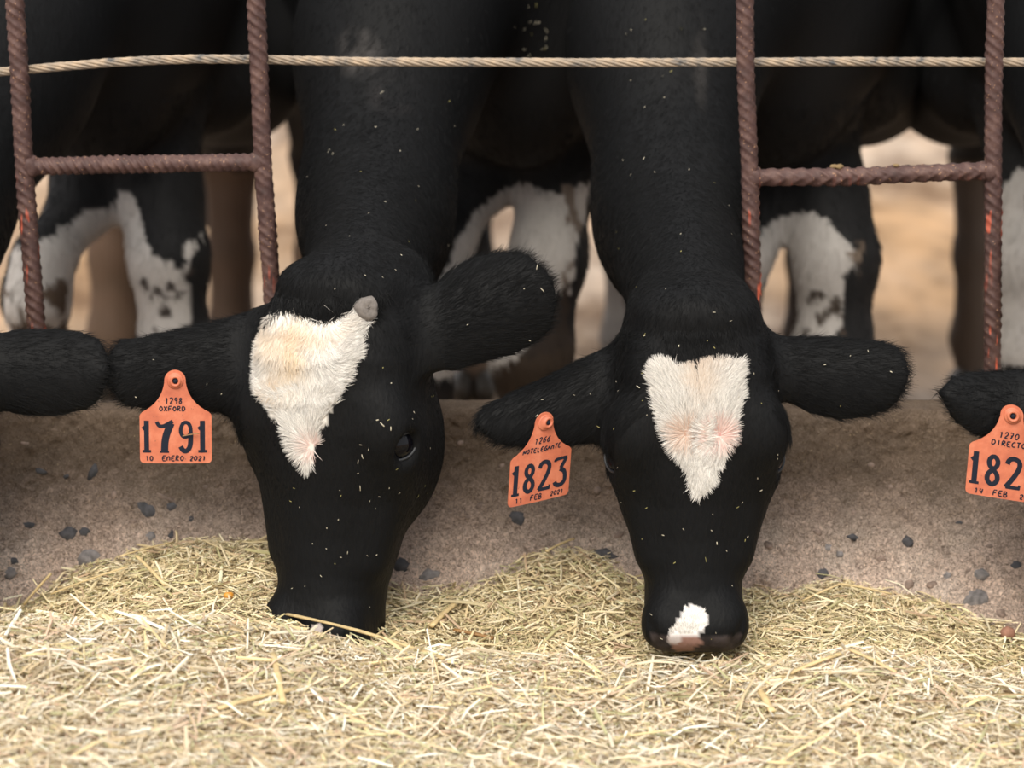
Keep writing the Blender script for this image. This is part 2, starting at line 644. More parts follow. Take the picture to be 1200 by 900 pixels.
def rock(c, r, ax, seed, sub=2, flat=0.5, mat=None, name='stone', parent=None):
    """faceted pebble mesh: c centre, r size, ax = 3 axes rows (long, mid, normal)"""
    rr = np.random.default_rng(seed)
    n, mrow = 9, 5
    V = []
    for j in range(1, mrow):
        th = math.pi * j / mrow
        for q in range(n):
            ph = 2 * math.pi * q / n
            V.append((math.sin(th) * math.cos(ph), math.sin(th) * math.sin(ph), math.cos(th)))
    V.append((0, 0, 1)); V.append((0, 0, -1))
    V = np.array(V)
    V *= (1 + rr.uniform(-0.22, 0.18, (len(V), 1)))
    V *= np.array([r[0], r[1], r[2]])
    V = V @ np.array(ax) + np.array(c)
    F = []
    for j in range(mrow - 2):
        for q in range(n):
            q2 = (q + 1) % n
            F.append([j * n + q, (j + 1) * n + q, (j + 1) * n + q2, j * n + q2])
    t, b = len(V) - 2, len(V) - 1
    for q in range(n):
        F.append([t, q, (q + 1) % n])
        F.append([b, (mrow - 2) * n + (q + 1) % n, (mrow - 2) * n + q])
    return mesh_obj(name, V, F, mat or M_STONES[0], parent)


def on_wall(px, py):
    d = ray(px, py)
    t = 3.2 / 1.0
    for _ in range(30):
        p = CAMP + d * t
        t += (wall_y(p[2]) - p[1]) / d[1] * 0.8
    return CAMP + d * t


STONES = [(33, 614, 9, 5, 0), (80, 625, 11, 10, 0), (99, 622, 9, 6, 0), (172, 597, 17, 11, 0), (200, 592, 8, 8, 0), (133, 580, 5, 6, 2), (193, 582, 16, 4, 2),
          (104, 651, 17, 13, 1), (16, 657, 9, 5, 0), (12, 671, 8, 8, 1), (176, 627, 8, 8, 1), (224, 607, 5, 5, 0), (201, 626, 4, 6, 0), (77, 558, 4, 3, 0),
          (110, 552, 7, 12, 0), (48, 552, 8, 4, 0), (607, 606, 12, 10, 0), (563, 591, 6, 6, 2), (548, 605, 7, 4, 2), (707, 650, 18, 10, 0), (725, 626, 9, 5, 2),
          (470, 663, 10, 9, 0), (502, 674, 16, 10, 1), (1000, 629, 9, 5, 0), (1064, 635, 8, 7, 0), (964, 672, 10, 10, 0), (970, 641, 7, 6, 1), (985, 649, 6, 5, 1),
          (1110, 673, 8, 8, 1), (1150, 672, 14, 8, 1), (1145, 701, 19, 14, 1), (1190, 662, 9, 6, 0), (1172, 719, 9, 7, 2), (1065, 685, 6, 7, 2), (958, 625, 6, 4, 2),
          (1000, 600, 5, 4, 2), (1092, 685, 7, 5, 2), (930, 600, 5, 4, 2), (1020, 545, 5, 4, 2), (1122, 612, 7, 3, 0), (1160, 640, 7, 4, 2), (30, 520, 6, 4, 2),
          (540, 520, 5, 4, 2), (590, 545, 6, 4, 2), (1045, 570, 5, 4, 2), (240, 570, 5, 4, 2), (155, 610, 6, 4, 2), (1032, 655, 7, 5, 2), (700, 575, 6, 5, 2), (900, 640, 6, 5, 2)]
for si, (px, py, rx, ry, mi) in enumerate(STONES):
    p = on_wall(px, py)
    dy = (wall_y(p[2] + .01) - wall_y(p[2] - .01)) / 0.02
    nn = nrm((0, -1, dy))
    a = random.uniform(-0.5, 0.5)
    up = nrm((0, dy, 1))
    e1 = nrm(np.array([math.cos(a), 0, 0]) + up * math.sin(a))
    e2 = np.cross(nn, e1)
    dd = float(wall_disp(np.array([p[0]]), np.array([p[2]]))[0])
    s = 0.98e-3
    c = p + nn * (dd - 0.38 * min(rx, ry) * s)
    st = rock(c, (rx * s * 1.05, ry * s * 1.05, min(rx, ry) * s * 0.75), (e1, e2, nn), 100 + si, mat=M_STONES[mi], parent=wall)


# ------------------------------------------------------------------ fence bars of twisted rebar and the cable
FY = 0.100


def path_bar(name, pts, r, mode, parent, pitch=0.0125, seed=0, depth=0.0020, hand=1):
    """ribbed reinforcing bar along a polyline of world points"""
    pts = np.array(pts, float)
    seg = np.linalg.norm(np.diff(pts, axis=0), axis=1)
    cum = np.concatenate([[0], np.cumsum(seg)])
    L = cum[-1]
    n = int(L / 0.0016)
    s = np.linspace(0, L, n)
    # smooth path
    cx = np.stack([np.interp(s, cum, pts[:, a]) for a in range(3)], 1)
    kern = np.hanning(61); kern /= kern.sum()
    pad = np.concatenate([cx[:1] + (cx[:1] - cx[30:0:-1]), cx, cx[-1:] + (cx[-1:] - cx[-2:-32:-1])])
    cx = np.stack([np.convolve(pad[:, a], kern, 'valid') for a in range(3)], 1)
    s = s[:len(cx)]
    T = np.gradient(cx, axis=0)
    T /= np.linalg.norm(T, axis=1)[:, None]
    fr = np.array([0, -1.0, 0])
    A = fr - T * (T @ fr)[:, None]
    A /= np.linalg.norm(A, axis=1)[:, None]
    B = np.cross(T, A)
    m = 30
    th = np.linspace(-math.pi, math.pi, m, endpoint=False)
    TH, SS = np.meshgrid(th, s)
    if mode == 'spiral':
        ph = 2 * math.pi * SS / pitch + hand * 4 * TH
    else:
        ph = 2 * math.pi * SS / (pitch * 1.7) + 2.2 * np.abs(((TH + math.pi / 2) % math.pi) - math.pi / 2) * 2
    rib = np.clip(np.cos(ph) * 1.4 - 0.25, 0, 1) ** 0.7
    lon = np.exp(-((np.abs(np.abs(TH + 0.5) - math.pi / 2)) / 0.16) ** 2)
    wear = 0.6 + 0.55 * fbm(np.stack([SS * 1.0, TH * 0.01, SS * 0 + seed], -1), 22, 3, seed)
    rad = r + rib * depth * np.clip(wear, 0.15, 1.2) + lon * 0.0014 + fbm(np.stack([SS, TH * 0.01, SS * 0 + seed], -1), 180, 3, seed + 9) * 0.0006
    rad[0] *= 0.05; rad[-1] *= 0.05
    V = cx[:, None, :] + rad[..., None] * (np.cos(TH)[..., None] * A[:, None, :] + np.sin(TH)[..., None] * B[:, None, :])
    V = V.reshape(-1, 3)
    i = np.arange(len(s) - 1)[:, None] * m + np.arange(m)[None, :]
    j = np.arange(len(s) - 1)[:, None] * m + (np.arange(m)[None, :] + 1) % m
    F = np.stack([i, i + m, j + m, j], -1).reshape(-1, 4)
    return mesh_obj(name, V, F, M_RUST, parent)


def lump(name, c, r, seed, mat, parent, sc=(1, 1, 1), nn=10, amp=0.3):
    V = []
    m = nn
    for j in range(1, m):
        th = math.pi * j / m
        for q in range(nn * 2):
            ph = math.pi * q / nn
            V.append((math.sin(th) * math.cos(ph), math.sin(th) * math.sin(ph), math.cos(th)))
    V.append((0, 0, 1)); V.append((0, 0, -1))
    V = np.array(V)
    V *= (1 + amp * fbm(V, 2.0, 3, seed))[:, None]
    V = V * r * np.array(sc) + np.array(c)
    F = []
    k = nn * 2
    for j in range(m - 2):
        for q in range(k):
            F.append([j * k + q, (j + 1) * k + q, (j + 1) * k + (q + 1) % k, j * k + (q + 1) % k])
    t, b = len(V) - 2, len(V) - 1
    for q in range(k):
        F.append([t, q, (q + 1) % k]); F.append([b, (m - 2) * k + (q + 1) % k, (m - 2) * k + q])
    return mesh_obj(name, V, F, mat, parent)


def down_to_wall(px, py, Y, pts):
    """continue a bar to the wall top"""
    a, b = pts[-2], pts[-1]
    t = (WALL_TOP - 0.03 - b[2]) / (b[2] - a[2])
    return pts + [b + (b - a) * t]


def up_top(pts):
    a, b = pts[0], pts[1]
    t = (1.32 - a[2]) / (a[2] - b[2])
    return [a + (a - b) * t] + pts


def barrier(ups, cross, label):
    rt = empty('feed_barrier', P(ups[0][1][0][0], 485, FY) * [1, 0, 0] + np.array([0, FY, WALL_TOP]))
    tag(rt, label, 'fence', 'rusty rebar feed barriers')
    for bi, (hand, pl, sd) in enumerate(ups):
        pts = [P(x, y, FY) for x, y in pl]
        pts = up_top(down_to_wall(0, 0, FY, pts))
        path_bar('upright_bar', pts, 0.0098, 'spiral', rt, seed=sd, hand=hand)
    (pl, mode, sd) = cross
    path_bar('cross_bar', [P(x, y, FY) for x, y in pl], 0.0092, mode, rt, seed=sd, pitch=0.0095 if mode == 'spiral' else 0.0105, hand=-1, depth=0.0026)
    for q, (x, y) in enumerate((pl[0], pl[-1])):
        lump('weld', P(x, y, FY), 0.0125, sd + q, M_RUST, rt, (0.9, 0.95, 1.15), amp=0.35)
    # ladder continues up out of the picture
    z2 = 1.28
    e = []
    for hand, pl, sd in ups:
        a, b = P(*pl[0], FY), P(*pl[1], FY)
        e.append(a + (a - b) * ((z2 - a[2]) / (a[2] - b[2])))
    path_bar('cross_bar', e, 0.0095, 'spiral', rt, seed=77)
    return rt


barrier([(1, [(17, 0), (22, 70), (28, 190), (43, 388)], 1), (1, [(300, 0), (304, 90), (308, 190), (319, 345)], 2)],
        ([(36, 195), (120, 193), (302, 190)], 'spiral', 5), 'rusty ribbed-bar frame at left with slanted-rib crossbar')
barrier([(1, [(873, 0), (874, 90), (879, 205), (883, 385)], 3), (1, [(1167, 0), (1164, 110), (1164, 210), (1163, 440)], 4)],
        ([(884, 208), (1000, 207), (1080, 203), (1160, 200)], 'zigzag', 6), 'rusty ribbed-bar frame at right with zigzag-rib crossbar')
# small nodules of weld and dirt on the right frame are left to the bar relief

# twisted cable
CY = 0.1195
cp = [(-700, 130), (-200, 100), (0, 84), (60, 79), (120, 74), (180, 70.5), (240, 69), (300, 69.5), (400, 72), (520, 73), (700, 73.5), (870, 73), (1000, 72), (1200, 73), (1900, 78)]
cpw = np.array([P(x, y, CY) for x, y in cp])
seg = np.linalg.norm(np.diff(cpw, axis=0), axis=1)
cum = np.concatenate([[0], np.cumsum(seg)])
ns = 1300
s = np.linspace(0, cum[-1], ns)
cx = np.stack([np.interp(s, cum, cpw[:, a]) for a in range(3)], 1)
k_ = np.hanning(41); k_ /= k_.sum()
cx = np.stack([np.convolve(np.pad(cx[:, a], 20, mode='edge'), k_, 'valid') for a in range(3)], 1)
cable = empty('wire_cable', tuple(cx[ns // 2]))
tag(cable, 'dirty twisted steel cable stretched across the necks behind the rebar frames', 'cable')
for q in range(6):
    ph = 2 * math.pi * (s / 0.085) + q * math.pi / 3
    ce = cx + np.stack([ph * 0, np.cos(ph) * 0.0036, np.sin(ph) * 0.0036], 1)
    m = 8
    th = np.linspace(0, 2 * math.pi, m, endpoint=False)
    rr = 0.0019 + 0.0004 * fbm(np.stack([s, s * 0 + q, s * 0], -1), 60, 3, q)
    V = ce[:, None, :] + rr[:, None, None] * np.stack([0 * th, np.cos(th), np.sin(th)], -1)[None]
    i = np.arange(ns - 1)[:, None] * m + np.arange(m)[None, :]
    j = np.arange(ns - 1)[:, None] * m + (np.arange(m)[None, :] + 1) % m
    F = np.stack([i, j, j + m, i + m], -1).reshape(-1, 4)
    mesh_obj('strand', V.reshape(-1, 3), F, M_CABLE, cable)


# ------------------------------------------------------------------ ribbons (straw) generator
def ribbons(cen, dirv, nor, ln, wd, bend, fold=0.0):
    """N straws. returns V,F with 6 verts (3 sections x 2) or 9 with a fold"""
    n = len(cen)
    side = np.cross(dirv, nor)
    side /= np.maximum(np.linalg.norm(side, axis=1), 1e-9)[:, None]
    secs = []
    for t in (-0.5, 0.0, 0.5):
        c = cen + dirv * (ln * t)[:, None] + nor * (bend * (0.25 - t * t) * 4)[:, None]
        wv = (wd * (0.5 if t == 0 else 0.38))[:, None]
        secs += [c - side * wv - nor * wv * fold, c + nor * wv * fold * 0.6, c + side * wv - nor * wv * fold]
    V = np.stack(secs, 1).reshape(-1, 3)
    b = (np.arange(n) * 9)[:, None]
    q = np.array([[0, 1, 4, 3], [1, 2, 5, 4], [3, 4, 7, 6], [4, 5, 8, 7]])
    F = (b[:, :, None] + q[None]).reshape(-1, 4)
    return V, F


# ------------------------------------------------------------------ fodder heaps
wall_line = np.array([(-300, 735), (-60, 722), (0, 716), (40, 700), (80, 676), (150, 652), (200, 636), (250, 629), (320, 640), (400, 662), (460, 682), (540, 690), (580, 682), (615, 656),
                      (660, 646), (710, 655), (745, 684), (800, 690), (880, 694), (930, 694), (960, 684), (1000, 684), (1050, 697), (1090, 710), (1130, 724), (1200, 748), (1500, 760)], float)
crest_line = np.array([(-300, 728), (0, 726), (100, 723), (200, 728), (300, 737), (350, 742), (420, 754), (480, 764), (560, 765), (650, 768), (740, 776), (820, 784), (900, 782),
                       (960, 772), (1010, 764), (1080, 775), (1140, 786), (1200, 790), (1500, 795)], float)
YB, YC = -0.075, -0.40
wx = np.array([on_wall(a, b)[0] for a, b in wall_line]); wz = np.array([on_wall(a, b)[2] for a, b in wall_line])
wyv = np.array([on_wall(a, b)[1] for a, b in wall_line])
cxp = np.array([P(a, b, YC)[0] for a, b in crest_line]); cz = np.array([P(a, b, YC)[2] for a, b in crest_line])


def heap_z(x, y):
    """fodder height: plateau in front, crest at YC, trough, bank against the wall"""
    zb = np.interp(x, wx, wz)
    yb = np.interp(x, wx, wyv)
    zc = np.interp(x, cxp, cz)
    t = np.clip((y - YC) / (yb - YC), 0, 1.3)
    dip = 0.075 + 0.02 * np.sin(x * 9 + 1)
    back = zc + (zb - zc) * t ** 1.6 - dip * np.sin(np.clip(t, 0, 1) * math.pi) * (1 - 0.45 * t)
    front = zc - 0.02 * (1 - np.exp(-(YC - y) / 0.10)) - 0.03 * np.clip((YC - y) / 0.4, 0, 4)
    z = np.where(y > YC, back, front)
    p = np.stack([x, y, x * 0], -1)
    return z + fbm(p, 14, 4, 41) * 0.009 + fbm(p, 70, 2, 43) * 0.003


hay_cols_front = np.array([1.03, 1.07, 1.19]) * np.array([(0.67, 0.54, 0.34), (0.77, 0.66, 0.46), (0.58, 0.44, 0.24), (0.84, 0.76, 0.58), (0.50, 0.46, 0.23), (0.60, 0.42, 0.27), (0.70, 0.56, 0.28), (0.42, 0.32, 0.18)])
wf = np.array([.26, .22, .13, .10, .09, .07, .08, .05])
hay_cols_back = 1.12 * np.array([(0.80, 0.70, 0.50), (0.60, 0.48, 0.28), (0.66, 0.56, 0.34), (0.46, 0.42, 0.22), (0.74, 0.62, 0.40), (0.52, 0.37, 0.24), (0.36, 0.31, 0.16), (0.70, 0.62, 0.42)])
wb = np.array([.16, .24, .20, .12, .12, .07, .05, .04])


def make_heap(name, x0, x1, yfun, n_small, n_big, cols, wts, base_col, label, seed, ybase):
    r = np.random.default_rng(seed)
    # base surface
    ny = ybase[2]
    U = np.linspace(x0, x1, 360)
    Tt = np.linspace(0, 1, ny)
    X, T = np.meshgrid(U, Tt, indexing='ij')
    lo, hi = yfun(X)
    Y = lo + (hi - lo) * T
    Z = heap_z(X, Y) - 0.006
    V0 = np.stack([X, Y, Z], -1).reshape(-1, 3)
    i = np.arange(len(U) - 1)[:, None] * ny + np.arange(ny - 1)[None, :]
    F0 = np.stack([i, i + ny, i + ny + 1, i + 1], -1).reshape(-1, 4)
    c0 = np.tile(np.array(base_col), (len(V0), 1)) * (1 + 0.25 * fbm(V0, 120, 2, seed))[:, None]
    n = n_small + n_big
    x = r.uniform(x0, x1, n)
    lo, hi = yfun(x)
    y = lo + (hi - lo) * r.uniform(0, 1, n)
    z = heap_z(x, y)
    e = 0.004
    gx = (heap_z(x + e, y) - heap_z(x - e, y)) / (2 * e)
    gy = (heap_z(x, y + e) - heap_z(x, y - e)) / (2 * e)
    nor = np.stack([-gx, -gy, np.ones(n)], 1)
    nor /= np.linalg.norm(nor, axis=1)[:, None]
    big = np.arange(n) >= n_small
    ln = np.where(big, r.gamma(4.0, 0.0075, n) + 0.012, r.gamma(2.5, 0.0034, n) + 0.003)
    wd = np.where(big, r.uniform(0.0018, 0.0042, n), r.uniform(0.0006, 0.0024, n))
    ln = np.minimum(ln, 0.085)
    a = r.uniform(0, 2 * math.pi, n)
    d = np.stack([np.cos(a), np.sin(a), r.normal(0, 0.5, n)], 1)
    d = d - nor * (d * nor).sum(1)[:, None] * 0.55
    d /= np.linalg.norm(d, axis=1)[:, None]
    nn = nor + r.normal(0, 0.55, (n, 3))
    nn -= d * (nn * d).sum(1)[:, None]
    nn /= np.linalg.norm(nn, axis=1)[:, None]
    cen = np.stack([x, y, z], 1) + nor * (r.uniform(-0.005, 0.006, n) + np.where(big, 0.002, 0))[:, None]
    V1, F1 = ribbons(cen, d, nn, ln, wd, r.normal(0, 0.06, n) * ln, 0.45)
    ci = r.choice(len(cols), n, p=wts)
    c = cols[ci] * r.uniform(0.75, 1.15, (n, 1))
    c1 = np.repeat(np.clip(c, 0, 0.9), 9, 0)
    V = np.concatenate([V0, V1]); F = np.concatenate([F0, F1 + len(V0)])
    o = mesh_obj(name, V, F, M_STRAW, smooth=False, attrs={'straw': np.concatenate([c0, c1])})
    tag(o, label, 'hay', kind='stuff')
    return o


make_heap('chopped_hay', -1.15, 1.15, lambda x: (x * 0 - 1.10, x * 0 + YC + 0.03), 128000, 11500, hay_cols_front, wf, (0.34, 0.25, 0.13),
          'pale golden chopped straw heaped along the bottom in front of the muzzles', 5, (0, 0, 60))
make_heap('green_fodder', -1.15, 1.15, lambda x: (x * 0 + YC + 0.03, np.interp(x, wx, wyv) + 0.012), 86000, 3100, hay_cols_back, wb, (0.30, 0.23, 0.13),
          'greener finely chopped fodder banked against the concrete wall behind the muzzles', 6, (0, 0, 60))


def straw_stem(a, b, wd, mat, label, name='straw_stalk', cat='straw', group=None, lift=0.004):
    """one long stalk lying on the heap between two picture points' ground positions"""
    a, b = np.array(a), np.array(b)
    n = 9
    t = np.linspace(0, 1, n)[:, None]
    c = a + (b - a) * t
    c[:, 2] += np.sin(t[:, 0] * math.pi) * 0.1 * np.linalg.norm(b - a) * 0.15 + lift
    T = nrm(b - a)
    A = nrm(np.cross(T, (0, 0, 1.0))); B = np.cross(A, T)
    m = 8
    th = np.linspace(0, 2 * math.pi, m, endpoint=False)
    w_ = wd * 0.5 * (1 + 0.12 * np.sin(np.arange(n) * 1.9))
    V = c[:, None] + w_[:, None, None] * (np.cos(th)[None, :, None] * A + 0.55 * np.sin(th)[None, :, None] * B)
    V = V.reshape(-1, 3)
    F = []
    for i in range(n - 1):
        for j in range(m):
            F.append([i * m + j, i * m + (j + 1) % m, (i + 1) * m + (j + 1) % m, (i + 1) * m + j])
    F.append(list(range(m))[::-1]); F.append([(n - 1) * m + j for j in range(m)])
    o = mesh_obj(name, V, F, mat)
    tag(o, label, cat, group)
    return o


def on_heap(px, py, yr=(-1.0, -0.08)):
    d = ray(px, py)
    best = None
    for Y in np.linspace(yr[0], yr[1], 400):
        p = CAMP + d * ((Y - CAMP[1]) / d[1])
        if p[2] <= heap_z(np.array([p[0]]), np.array([Y]))[0] + 0.002:
            return p
    return CAMP + d * ((yr[1] - CAMP[1]) / d[1])


STALKS = [((328, 722), (520, 776), 6.5, M_STRAWBIG, 'long pale flat straw stalk lying just right of the left muzzle'),
          ((60, 700), (150, 668), 5, M_STRAWBIG, 'long straw stalk slanting up on the left bank by the wall'),
          ((28, 712), (60, 676), 7, M_STRAWBIG, 'broad pale straw standing at the far left wall foot'),
          ((140, 656), (205, 636), 4, M_STRAWBIG, 'thin straw along the crest of the left bank'),
          ((160, 655), (194, 690), 6, M_STRAWBIG, 'straight straw lying down the middle of the left bank'),
          ((320, 770), (332, 828), 8, M_STRAWBIG, 'broad bent straw pointing down below the left muzzle'),
          ((255, 835), (345, 812), 8, M_STRAWBIG, 'wide pale straw in the front heap below the left cow'),
          ((940, 708), (985, 688), 5, M_STRAWBIG, 'pale stalk rising beside the wall right of the white nosed cow'),
          ((985, 688), (1045, 700), 5, M_STRAWBIG, 'bent pale stalk lying along the right bank under the wall'),
          ((915, 798), (985, 770), 7, M_STRAWBIG, 'long tan straw in the front heap right of the white nose'),
          ((995, 765), (1050, 792), 6, M_STRAWBIG, 'pale straw crossing downwards on the right front heap'),
          ((888, 810), (905, 838), 9, M_STRAWBIG, 'short broad pale straw below the right muzzle'),
          ((532, 742), (578, 752), 8, M_STRAWBROWN, 'brown woody stalk in the trough between the two heads'),
          ((505, 738), (532, 712), 9, M_STRAWBIG, 'bunched pale straw standing in the trough right of left muzzle'),
          ((640, 650), (672, 632), 5, M_STRAWBIG, 'straw poking up at the wall foot under the middle tag')]
for (a, b, wpx, mt, lb) in STALKS:
    pa, pb = on_heap(*a), on_heap(*b)
    if b[1] < 640: pb = on_wall(*b) - np.array([0, 0.012, 0])
    straw_stem(pa, pb, wpx * 0.00085, mt, lb, name='woody_stalk' if mt is M_STRAWBROWN else 'straw_stalk')
p = on_heap(268, 701)
tag(lump('corn_kernel', p + [0, 0, 0.003], 0.0062, 3, M_CORN, None, (1, 0.8, 0.7), 6, 0.2), 'orange corn kernel lying on the left fodder bank', 'corn')
p = on_heap(1180, 746)
tag(lump('pebble', p + [0, 0, 0.004], 0.0095, 4, M_REDSTONE, None, (1, 0.9, 0.85), 7, 0.25), 'round reddish brown pebble at the right edge of the fodder', 'stone')


# ------------------------------------------------------------------ cows
HV = np.array([-0.06, 0.0, 0.03, 0.06, 0.10, 0.136, 0.174, 0.21, 0.25, 0.268, 0.287, 0.305, 0.324, 0.352, 0.385])
HW = np.array([0.060, 0.074, 0.083, 0.087, 0.089, 0.090, 0.085, 0.0735, 0.0670, 0.0640, 0.0590, 0.0550, 0.0550, 0.0570, 0.055])
HF = np.array([-0.055, -0.028, -0.010, 0.000, 0.003, 0.002, -0.002, -0.007, -0.010, -0.010, -0.010, -0.008, -0.004, -0.002, -0.010])
HB = np.array([-0.12, -0.150, -0.170, -0.190, -0.205, -0.215, -0.215, -0.205, -0.170, -0.155, -0.14, -0.128, -0.122, -0.118, -0.10])
HNF = np.array([2.2, 2.4, 2.9, 3.0, 2.9, 2.6, 2.3, 2.1, 2.0, 2.0, 2.05, 2.2, 2.4, 2.6, 2.6])
LH = 0.383


class Frame:
    def __init__(s, O, yaw, roll, lean, scale=1.0, jaw=0.0):
        s.eyes = {-1: (-0.081, 0.163, -0.058), 1: (0.081, 0.163, -0.058)}
        a = nrm((0, -lean, -1)); r = np.array([1.0, 0, 0]); n = np.cross(a, r)
        n = nrm(n) if n[1] < 0 else -nrm(n)
        c, sn = math.cos(yaw), math.sin(yaw)
        r2 = r * c + n * sn; n2 = n * c - r * sn
        # yaw>0 : face turned to picture left
        cr, sr = math.cos(roll), math.sin(roll)
        M = Matrix.Rotation(-roll, 3, Vector((0, -1, 0)))
        s.r, s.a, s.n = [np.array(M @ Vector(v)) for v in (r2, a, n2)]
        s.O, s.s = np.array(O, float), scale

    def w(s, u, v, n):
        return s.O + (s.r * u + s.a * v + s.n * n) * s.s

    def loc(s, Pt):
        d = (np.asarray(Pt) - s.O) / s.s
        return np.stack([d @ s.r, d @ s.a, d @ s.n], -1)

    def plane(s, px, py, n=0.0):
        d = ray(px, py)
        o = s.w(0, 0, n)
        t = ((o - CAMP) @ s.n) / (d @ s.n)
        q = CAMP + d * t
        return s.loc(q)[:2]


def head_field(fd, fr, jw=1.0):
    def fn(X, Y, Z):
        sc = fr.s
        dx, dy, dz = (X - fr.O[0]) / sc, (Y - fr.O[1]) / sc, (Z - fr.O[2]) / sc
        u = dx * fr.r[0] + dy * fr.r[1] + dz * fr.r[2]
        v = dx * fr.a[0] + dy * fr.a[1] + dz * fr.a[2]
        n = dx * fr.n[0] + dy * fr.n[1] + dz * fr.n[2]
        W, Ff, Bb, nf = [np.interp(v, HV, t) for t in (HW, HF, HB, HNF)]
        Ff = Ff + 0 * u
        cw = Ff - 0.062 - 0.03 * np.clip((0.25 - v) / 0.25, 0, 1)
        cap = np.sqrt(np.clip(1 - (np.clip(v - (LH - 0.026), 0, 0.05) / 0.026) ** 2, 0.02, 1))
        cap2 = np.sqrt(np.clip(1 - (np.clip(0.0 - v, 0, 0.06) / 0.044) ** 2, 0.02, 1))
        cc = cap * cap2
        W = W * (0.62 + 0.38 * cap) * cap2
        df = (Ff - cw) * cc
        db = (cw - Bb) * cc
        un = np.abs(u) / np.maximum(W, 0.004)
        back = n < cw
        taper = 1 - 0.42 * np.clip((cw - n) / 0.15, 0, 1)
        un = np.where(back, un / taper, un)
        wn = np.where(back, (cw - n) / np.maximum(db, 0.004), (n - cw) / np.maximum(df, 0.004))
        ex = np.where(back, 2.3, nf)
        q = (un ** ex + np.abs(wn) ** ex) ** (1 / ex)
        d = (q - 1) * np.minimum(W, np.where(back, db, df)) * 0.9
        d = np.maximum(d, np.maximum(v - LH, -0.048 - v))
        d = np.maximum(d, np.maximum(np.abs(u) - W - 0.002, np.maximum(n - Ff - 0.002, Bb - n - 0.002)))
        return d * sc
    c = fr.w(0, 0.17, -0.1)
    fd.add(c - 0.30, c + 0.30, fn, 0.02, m=0)
    W = lambda u, v, n: fr.w(u, v, n)
    A3 = np.array([fr.r, fr.a, fr.n])
    for sd in (-1, 1):
        # orbital bulge, socket, cheek muscle, nostril, muzzle corner
        fd.ell(W(sd * 0.073, 0.148, -0.048), (0.025, 0.036, 0.028), 0.03, R=A3)
        fd.ell(W(sd * 0.070, 0.125, -0.026), (0.022, 0.028, 0.018), 0.03, R=A3)
        fd.cone(W(sd * 0.062, 0.185, -0.055), W(sd * 0.050, 0.27, -0.05), 0.016, 0.009, 0.03)
        ec = np.array(fr.eyes[sd])
        eo = nrm([sd * 0.86, 0.05, 0.5])
        e_ = ec + eo * 0.020
        fd.ell(W(*e_), (0.014, 0.017, 0.014), 0.012, cut=True, R=A3)
        fd.ell(W(sd * 0.034, 0.343, -0.022), (0.024, 0.028, 0.026), 0.02, R=A3)
        fd.ell(W(sd * 0.042, 0.366, 0.004), (0.0085, 0.015, 0.014), 0.006, cut=True, R=A3)
        fd.cone(W(sd * 0.043, 0.360, 0.006), W(sd * 0.050, 0.340, -0.004), 0.0045, 0.003, 0.008, cut=True)
        fd.cone(W(sd * 0.058, 0.345, -0.065), W(sd * 0.02, 0.372, -0.068), 0.004, 0.004, 0.012, cut=True)
        fd.ell(W(sd * 0.056, 0.172, -0.115), (0.030, 0.065, 0.060), 0.04, R=A3)
    fd.ell(W(0, 0.350, -0.016), (0.042, 0.022, 0.022), 0.02, R=A3)
    fd.ell(W(0, -0.002, -0.050), (0.062, 0.030, 0.040), 0.03, R=A3)      # poll


def ear_field(fd, pts, th, q_dir, cup, k=0.02, face=(0, -1, 0)):
    """leaf shaped ear: pts = [(centre, half height)...] base to tip; q_dir height direction"""
    cs = np.array([p[0] for p in pts]); hs = np.array([p[1] for p in pts])
    seg = np.linalg.norm(np.diff(cs, axis=0), axis=1)
    cum = np.concatenate([[0], np.cumsum(seg)])
    e = nrm(cs[-1] - cs[0])
    q = nrm(np.array(q_dir) - e * (np.array(q_dir) @ e))
    m = np.cross(e, q)
    if m @ np.array(face) < 0: m = -m
    tt = (cs - cs[0]) @ e
    qq = (cs - cs[0]) @ q
    mm = (cs - cs[0]) @ m
    L = tt[-1]
    def fn(X, Y, Z):
        dx, dy, dz = X - cs[0][0], Y - cs[0][1], Z - cs[0][2]
        t = dx * e[0] + dy * e[1] + dz * e[2]
        a = dx * q[0] + dy * q[1] + dz * q[2] - np.interp(t, tt, qq)
        b = dx * m[0] + dy * m[1] + dz * m[2] - np.interp(t, tt, mm)
        h = np.interp(t, tt, hs)
        cap = np.sqrt(np.clip(1 - (np.clip(t - (L - 0.022), 0, 0.022) / 0.022) ** 2, 0.01, 1))
        h = h * cap
        b = b - cup * (a / 0.045) ** 2 * np.clip(t / 0.05, 0, 1)
        thk = th * (1.25 - 0.5 * np.clip(t / L, 0, 1)) * (0.6 + 0.4 * cap)
        r = np.sqrt((a / h) ** 2 + (b / thk) ** 2)
        d = (r - 1) * thk
        d = np.maximum(d, np.maximum(np.abs(a) - h, np.abs(b) - thk))
        return np.maximum(d, np.maximum(-t - 0.01, t - L))
    R = hs.max() + 0.03
    fd.add(cs.min(0) - R, cs.max(0) + R, fn, k, m=0.01)


BLK = np.array([0.0058, 0.0060, 0.0064])
WHT = np.array([0.74, 0.70, 0.64])
LEGW = np.array([0.50, 0.47, 0.44])


